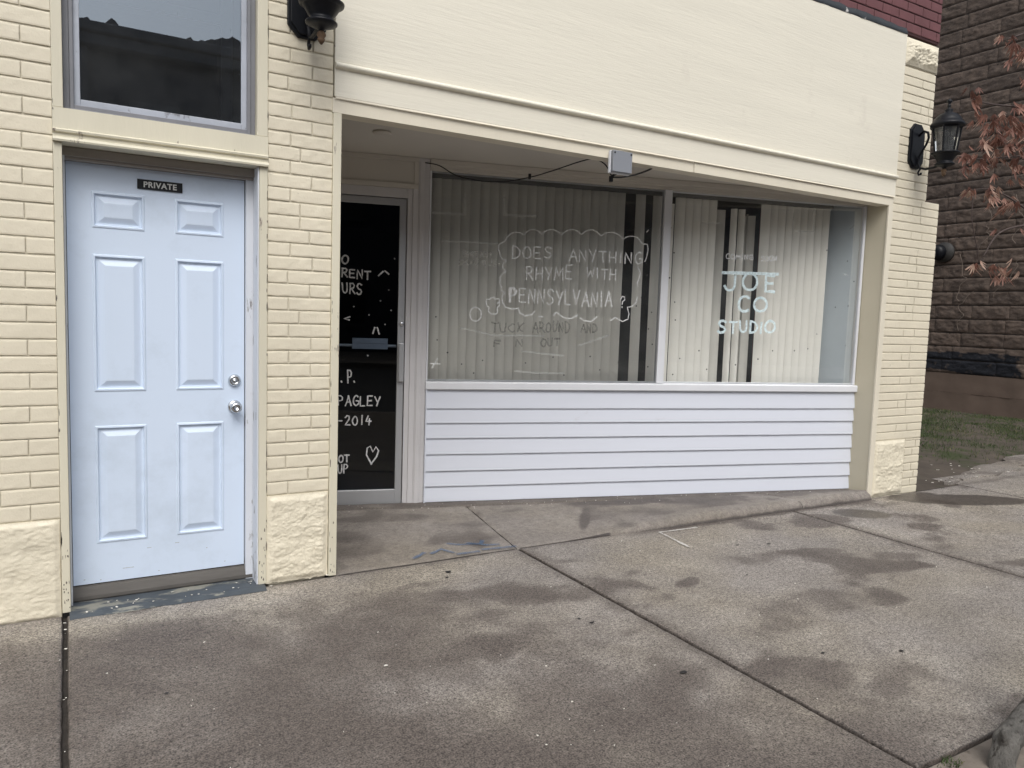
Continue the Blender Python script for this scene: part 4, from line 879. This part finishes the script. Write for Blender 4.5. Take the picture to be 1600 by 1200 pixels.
for (x, y, r) in ((2.198, -1.757, .020), (1.846, -.218, .022), (1.80, -.30, .013), (2.16, -1.164, .016), (2.13, -1.10, .010), (4.02, -.62, .018), (2.9, -1.9, .012), (3.25, -2.05, .014), (3.8, -.55, .014), (1.95, .55, .012), (3.4, -1.0, .010), (.30, -1.0, .010)):
    gm.add([(x+r*(.85+.5*nz(a*2, x*9))*math.cos(a), y+r*(.6+.4*nz(a*2, y*9))*math.sin(a), .0055) for a in [k*math.pi/6 for k in range(12)]], [tuple(range(12))])
tag(gm.build('gum_spots', M['gum'], None), 'small dark gum spots on the pavement', 'gum spots', kind='stuff')
def flat(P, w, z, mat, name, label, wob=.004):
    mb = MB()
    for L in P:
        L2 = [(lerp(a[0], b[0], t), lerp(a[1], b[1], t)) for a, b in zip(L, L[1:]) for t in (0, .2, .4, .6, .8)]+[L[-1]]
        rows = []
        for i, p in enumerate(L2):
            q = L2[min(i+1, len(L2)-1)]; r = L2[max(i-1, 0)]; d = Vector((q[0]-r[0], q[1]-r[1])).normalized(); ww = w*(.6+.5*nz(i*.9, w*50))
            rows.append([(p[0]-d.y*ww/2+wob*nz(i, 1), p[1]+d.x*ww/2, z), (p[0]+d.y*ww/2+wob*nz(i, 2), p[1]-d.x*ww/2, z)])
        mb.rows(rows)
    return tag(mb.build(name, mat, None, origin=(P[0][0][0], P[0][0][1], 0)), label, 'paint mark')
flat([[(3.85, -.125), (3.60, -.115), (3.515, -.108), (3.50, -.22), (3.463, -.45)]], .028, .0085, M['chalk'], 'paint_mark', 'white painted corner mark on the pavement in front of the siding')
flat([[(1.88, .10), (1.98, .16), (2.02, .06)], [(2.06, .25), (2.12, .20), (2.26, .16), (2.30, .22)], [(2.2, .05), (2.32, .035), (2.44, .022)], [(1.75, .06), (1.86, .14)], [(2.18, .21), (2.28, .12), (2.36, .10)], [(2.02, .03), (2.18, .024)]], .042, .0105, M['blue_paint'], 'survey_mark', 'faded blue spray marks beside the crossing of the pavement joints')

# ------------------------------------------------------------------ brown stone building across the lawn
sbd = tag(empty('stone_building', (14.6, 6.0, -.1)), 'dark brown rock faced stone building across the lawn with a black tarred patch', 'building')
XW = 14.6
wl = MB(); k = 0; z = .655
while z < 10.2:
    h = .258; y = -1.0-(k % 2)*.26-random.random()*.1
    while y < 17:
        w = .55+.50*random.random(); near = 1.8 < y < 6.5 and z < 8.2
        nu, nv = (22, 12) if near else (4, 3); sdd = random.random()*50; tn = min(1, max(0, .5+random.gauss(0, .15)-.3*smooth(2.6, 4.2, z)+.35*smooth(1.6, .6, z)*0))
        def fn(s, t, y=y, w=w, z=z, h=h, sdd=sdd):
            Y, Z = y+.002+s*(w-.004), z+.004+t*(h-.008); d = min(s*w, (1-s)*w, t*h, (1-t)*h)
            b = smooth(0, .03, d)*(.010+.017*fbm(Y*6, Z*9, sdd, 4)+.016*abs(nz(Y*14, Z*24, sdd))+.010*nz(Y*40, Z*50, sdd)) - (.006 if t in (0, 1) else 0)
            return (XW-b, Y, Z)
        vals_t = []; vals_tar = []
        for j in range(nv+1):
            for i in range(nu+1):
                p = fn(i/nu, j/nv); vals_t.append(tn)
                yy, zz = p[1]+.10*nz(p[1]*4, p[2]*5), p[2]+.05*nz(p[1]*5, p[2]*3, 2)
                vals_tar.append(1.0 if (3.02 < yy < 4.86 and zz < 1.06 and zz > .55+.16*smooth(3.3, 4.4, yy)) or zz > 8.6 else 0.0)
        wl.grid(nu, nv, fn, tone=vals_t, tar=vals_tar); y += w
    z += h; k += 1
wl.build('stone_wall', M['ashlar'], sbd, True)
mb = MB(); mb.box(XW+.004, 26, -1.2, 17, -.4, 10.3); mb.build('wall_core', M['joint_dirt'], sbd)
ft = MB()
for (z0, z1, out) in ((-.3, .285, .03), (.289, .652, .012)):
    ft.grid(200, 8, lambda s, t: (XW-out-.012*fbm(lerp(-1.2, 17, s)*3, lerp(z0, z1, t)*3, out*50, 4), lerp(-1.2, 17, s), lerp(z0, z1, t)))
    ft.rows([[(XW-out, -1.2, z1), (XW-out, 17, z1)], [(XW+.01, -1.2, z1), (XW+.01, 17, z1)]])
ft.build('footing', M['found'], sbd, True)
mb = MB(); mb.box(14.3, 26.2, -1.4, 17.2, 10.3, 10.7); mb.build('roof', M['flashing'], sbd, bevel=.05)
wv = MB(lambda p: (XW-.05+p[2]*-1, 4.63+p[0], 2.96+p[1]))
wv.lathe([(.001, .16), (.07, .155), (.11, .14), (.14, .10), (.15, .05), (.152, .0)], (0, 0, 0), 28)
vt = wv.build('wall_vent', M['black_metal'], None, True, origin=(XW, 4.63, 2.96)); tag(vt, 'round black fitting on the brown stone wall, half hidden by the cream corner pier', 'wall fitting')
wp = MB(lambda p: (XW-.05+p[2]*-1, 4.63+p[0], 2.96+p[1])); wp.lathe([(.001, .012), (.19, .012), (.19, .004), (.19, -.03)], (-.10, .0, 0), 28); wp.build('mounting_plate', M['room_floor'], vt, True)
vn = MB(); rnd = random.Random(21)
for (y, z, n) in ((3.75, 3.7, 9), (3.3, 3.9, 8), (4.2, 2.9, 8), (3.1, 2.8, 7), (3.9, 2.2, 7), (3.45, 5.2, 7)):
    P = [(XW-.09, y, z)]
    for i in range(n): y += rnd.uniform(-.10, .12); z -= rnd.uniform(.05, .16); P.append((XW-.085-.02*rnd.random(), y, z))
    vn.tube(spline(P, 4), .005, 5)
tag(vn.build('dry_vine', M['vine'], None, True, origin=(XW, 3.7, 2.0)), 'thin dead vine stems clinging to the brown stone wall', 'vine')

# ------------------------------------------------------------------ little maple at the kerb
tree = tag(empty('maple_tree', (2.70, -2.78, -.03)), 'small kerbside maple with a leaning grey trunk and dry red leaves', 'tree')
def trunk_tube(mb, P, rads, n=14, amp=.10):
    S = spline(P, 6); rs = []
    for i in range(len(S)):
        t = i/(len(S)-1)*(len(rads)-1); a = int(min(t, len(rads)-2)); rs.append(lerp(rads[a], rads[a+1], t-a))
    o = len(mb.v); mb.tube(S, rs, n)
    for i in range(o, len(mb.v)):
        p = Vector(mb.v[i]); c = S[min((i-o)//n, len(S)-1)]; d = p-c
        mb.v[i] = tuple(c+d*(1+amp*nz(p.x*14, p.y*14, p.z*9)+amp*.6*nz(p.x*40, p.y*40, p.z*22)))
tk = MB()
trunk_tube(tk, [(2.708, -2.755, -.12), (2.717, -2.75, -.013), (2.728, -2.75, .045), (2.756, -2.75, .085), (2.842, -2.75, .118), (3.02, -2.73, .20), (3.30, -2.70, .56), (3.62, -2.68, .95), (3.95, -2.62, 1.45), (4.25, -2.55, 2.05), (4.40, -2.48, 2.7)], [.056, .044, .041, .044, .045, .044, .043, .040, .037, .034, .030], 18, .16)
trunk_tube(tk, [(2.725, -2.75, .07), (2.697, -2.755, .110), (2.690, -2.757, .132)], [.028, .013, .007], 10)
tk.build('trunk', M['bark'], tree, True)
bt = MB()
limbs = [([(4.25, -2.55, 2.05), (4.05, -2.42, 2.30), (3.80, -2.30, 2.42), (3.55, -2.22, 2.42), (3.30, -2.2, 2.40), (3.17, -2.2, 2.40)], [.016, .011, .007, .005, .003, .0018]),
         ([(4.05, -2.42, 2.30), (3.80, -2.28, 2.26), (3.55, -2.2, 2.22), (3.30, -2.18, 2.18), (3.14, -2.18, 2.17)], [.009, .006, .004, .003, .0016]),
         ([(3.95, -2.62, 1.45), (3.90, -2.45, 1.75), (3.72, -2.28, 1.92), (3.50, -2.2, 1.90), (3.36, -2.2, 1.78)], [.012, .009, .006, .004, .002]),
         ([(3.72, -2.28, 1.92), (3.55, -2.22, 2.02), (3.38, -2.2, 2.06), (3.22, -2.2, 2.04)], [.006, .004, .003, .0015]),
         ([(4.40, -2.48, 2.7), (4.15, -2.35, 2.95), (3.85, -2.25, 2.90), (3.55, -2.2, 2.74), (3.40, -2.2, 2.68)], [.016, .010, .007, .004, .002]),
         ([(3.24, -2.2, 2.02), (3.25, -2.2, 1.92), (3.29, -2.2, 1.84), (3.33, -2.2, 1.75)], [.002, .002, .002, .0015]),
         ([(4.40, -2.48, 2.7), (4.55, -2.3, 3.2), (4.5, -2.1, 3.7)], [.026, .016, .006]), ([(4.25, -2.55, 2.05), (4.6, -2.5, 2.5), (4.9, -2.3, 3.1)], [.022, .014, .006]), ([(4.40, -2.48, 2.7), (4.2, -2.8, 3.2), (3.9, -3.0, 3.6)], [.02, .012, .006])]
for P, r in limbs: trunk_tube(bt, P, r, 6, .08)
bt.build('branches', M['twig'], tree, True)
lf = MB(); rnd = random.Random(17); lv = []; lfc = []; lt_ = []
def maple(c, size, tone):
    yaw = rnd.uniform(0, 6.28); cy_, sy_ = math.cos(yaw), math.sin(yaw); curl = rnd.uniform(.9, 2.4); tilt = rnd.uniform(-.5, .5)
    for ang in (-1.25, -.68, -.1, .5, 1.1)[:rnd.choice((4, 5, 5))]:
        ln = size*(1-.30*abs(ang))*rnd.uniform(.75, 1.15); w = ln*rnd.uniform(.11, .20); cc = curl*rnd.uniform(.6, 1.3); tw = rnd.uniform(-1.2, 1.2); o = len(lv); n = 6
        for i in range(n+1):
            t = i/n; bend = cc*t; r_ = ln*t; x = math.sin(ang*.8)*r_*(1-.42*t*min(1.6, cc)*.6)
            out = math.sin(bend)*ln*t*.55; dn = -math.cos(ang*.6)*r_*math.cos(bend*.35); wd = w*math.sin(math.pi*min(1, .12+t*.88))**.8*(1-.25*t); a2 = tw*t
            for sgn in (-1, 1):
                lx = x+sgn*wd*.5*math.cos(a2)*math.cos(ang); ly = out+sgn*wd*.5*math.sin(a2)+.18*wd*(1 if sgn > 0 else 1); lz = dn+tilt*x*.4+sgn*wd*.4*math.sin(ang)
                lv.append((c[0]+lx*cy_-ly*sy_, c[1]+lx*sy_+ly*cy_, c[2]+lz)); lt_.append(max(0, min(1, tone+.25*(t-.4)+rnd.uniform(-.06, .06))))
        for i in range(n): lfc.append((o+2*i, o+2*i+1, o+2*i+3, o+2*i+2))
def clump(x, y, z, n, sp, size=.062, tb=.4):
    for _ in range(n): maple((x+rnd.gauss(0, sp), y+rnd.gauss(0, sp*.9), z+rnd.gauss(0, sp*.8)), size*rnd.uniform(.75, 1.2), max(0, min(1, rnd.gauss(tb, .22))))
for (x, z, n, sp, tb) in ((3.20, 2.405, 5, .020, .25), (3.23, 2.345, 3, .015, .5), (3.355, 2.335, 6, .035, .4), (3.43, 2.33, 8, .04, .35), (3.49, 2.31, 8, .045, .4), (3.54, 2.39, 7, .04, .35), (3.44, 2.26, 8, .045, .3), (3.53, 2.25, 9, .05, .4), (3.37, 2.255, 6, .035, .35),
                          (3.27, 2.26, 3, .02, .5), (3.19, 2.185, 3, .018, .55), (3.24, 2.165, 3, .018, .45), (3.17, 2.115, 2, .012, .3), (3.33, 2.17, 4, .03, .3), (3.40, 2.14, 3, .03, .3), (3.225, 2.045, 3, .010, .75), (3.37, 2.045, 5, .018, .65), (3.46, 2.03, 5, .020, .5),
                          (3.30, 1.745, 3, .012, .9), (3.46, 1.745, 5, .018, .65), (3.56, 1.725, 5, .022, .5), (3.40, 2.69, 4, .018, .35), (3.47, 2.66, 4, .02, .5), (3.55, 2.645, 5, .025, .5), (3.58, 2.56, 3, .02, .35), (3.62, 2.20, 6, .05, .4), (3.60, 2.42, 7, .05, .4), (3.57, 2.08, 4, .04, .4)):
    clump(x, -2.20, z, int(n*1.5+.5), sp*1.15, tb=tb)
for _ in range(34): clump(rnd.uniform(3.75, 4.9), rnd.uniform(-2.9, -2.0), rnd.uniform(1.9, 3.5), 5, .07)
lf.add(lv, lfc, tone=lt_); lf.build('leaves', M['leaf'], tree)
wd = MB(); rnd = random.Random(2); vs = []; fs = []; tone = []
lawn_keep = lawn_z
lawn_z = lambda x, y: -.02
for _ in range(70): blade(rnd.gauss(2.58, .025), rnd.gauss(-2.655, .012), rnd.uniform(.012, .035), rnd.uniform(.0015, .003))
wd.add(vs, fs, tone=tone); tag(wd.build('weeds', M['grass'], None), 'small weeds in the soil at the foot of the leaning trunk', 'weeds', kind='stuff')

# ------------------------------------------------------------------ the far side of the street, seen in the glass
ob = tag(empty('opposite_building', (10, -24, 0)), 'dark flat roofed building mirrored in the window above the white door', 'building')
mb = MB(); mb.box(-34, 60, -34, -22.3, -.2, 9.3)
for k in range(32):
    x = -33+k*2.9
    if k % 4 == 3: mb.box(x+1.2, x+1.75, -22.295, -22.0, -.2, 8.9)
mb.build('wall', M['far_brick'], ob)
mb = MB(); mb.box(-34.2, 60.2, -22.29, -21.75, 8.92, 9.25); mb.box(-34.2, 60.2, -22.29, -21.6, 9.26, 9.55); mb.build('cornice', M['far_stone'], ob, bevel=.05)
mb = MB(); mb.rows([[(lerp(-34, 60, i/900), -22.4, z if z < 9.6 else 9.60+max(0, .16+.5*nz(i*.05, 1)+.3*nz(i*.3, 2)+.2*nz(i*.9, 4))) for i in range(901)] for z in (9.5, 9.7)]); mb.rows([[(lerp(-34, 60, i/900), -22.9, z if z < 9.6 else 9.60+max(0, .16+.5*nz(i*.05, 1)+.3*nz(i*.3, 2)+.2*nz(i*.9, 4))) for i in range(901)] for z in (9.5, 9.7)]); mb.build('ragged_parapet', M['far_brick'], ob)
for k in range(32):
    x = -33+k*2.9
    if k % 4 == 3: continue
    for z0, z1 in ((1.0, 3.0), (5.0, 7.4)):
        wf_ = MB(); wf_.box(x, x+1.3, -22.296, -22.20, z0-.14, z0); wf_.box(x-.06, x+1.36, -22.297, -22.18, z1, z1+.2); w_ = wf_.build('window', M['far_stone'], ob)
        MB().box(x+.03, x+1.27, -22.298, -22.26, z0+.003, z1-.003).build('pane', M['far_glass'], w_)

# ------------------------------------------------------------------ camera and daylight
cam = bpy.data.cameras.new('camera'); co = bpy.data.objects.new('camera', cam); col.objects.link(co); scene.camera = co
cam.sensor_fit = 'HORIZONTAL'; cam.sensor_width = 36; cam.lens = 36*1183.7/1600; cam.clip_start = .05; cam.clip_end = 1000
rx, dn, fw = Vector((.862683, -.50469, .032654)), Vector((-.016672, -.09291, -.995535)), Vector((.50547, .858287, -.088566))
mm = Matrix.Identity(4)
for i in range(3): mm[i][0] = rx[i]; mm[i][1] = -dn[i]; mm[i][2] = -fw[i]
mm.translation = Vector((0, -4.0, 1.46)); co.matrix_world = mm
EL, AZ = R(52), R(200)   # azimuth clockwise from +y: in front of the shop, a little to the left
w = bpy.data.worlds.new('World'); scene.world = w; w.use_nodes = True
nt = w.node_tree; nt.nodes.clear()
sky = nt.nodes.new('ShaderNodeTexSky'); sky.sky_type = 'NISHITA'; sky.sun_disc = False; sky.sun_elevation = EL; sky.sun_rotation = AZ
sky.air_density = 1.0; sky.dust_density = 4.0; sky.ozone_density = 1.0
hs = nt.nodes.new('ShaderNodeHueSaturation'); hs.inputs['Saturation'].default_value = .30; hs.inputs['Value'].default_value = 1.0
bg = nt.nodes.new('ShaderNodeBackground'); bg.inputs[1].default_value = .12
wo = nt.nodes.new('ShaderNodeOutputWorld')
nt.links.new(sky.outputs[0], hs.inputs['Color']); nt.links.new(hs.outputs[0], bg.inputs[0]); nt.links.new(bg.outputs[0], wo.inputs[0])
sl_ = bpy.data.lights.new('sun', 'SUN'); sl_.energy = .8; sl_.angle = R(35); sl_.color = (1.0, .985, .955)
so = bpy.data.objects.new('sun', sl_); col.objects.link(so)
dirv = Vector((math.sin(AZ)*math.cos(EL), math.cos(AZ)*math.cos(EL), math.sin(EL)))
so.rotation_euler = dirv.to_track_quat('Z', 'Y').to_euler(); so.location = dirv*30
scene.view_settings.view_transform = 'Standard'; scene.view_settings.look = 'None'; scene.view_settings.exposure = EXPO; scene.view_settings.gamma = 1
scene.cycles.max_bounces = 8; scene.cycles.transparent_max_bounces = 12
for o in bpy.data.objects:
    if '_w' in o: del o['_w']
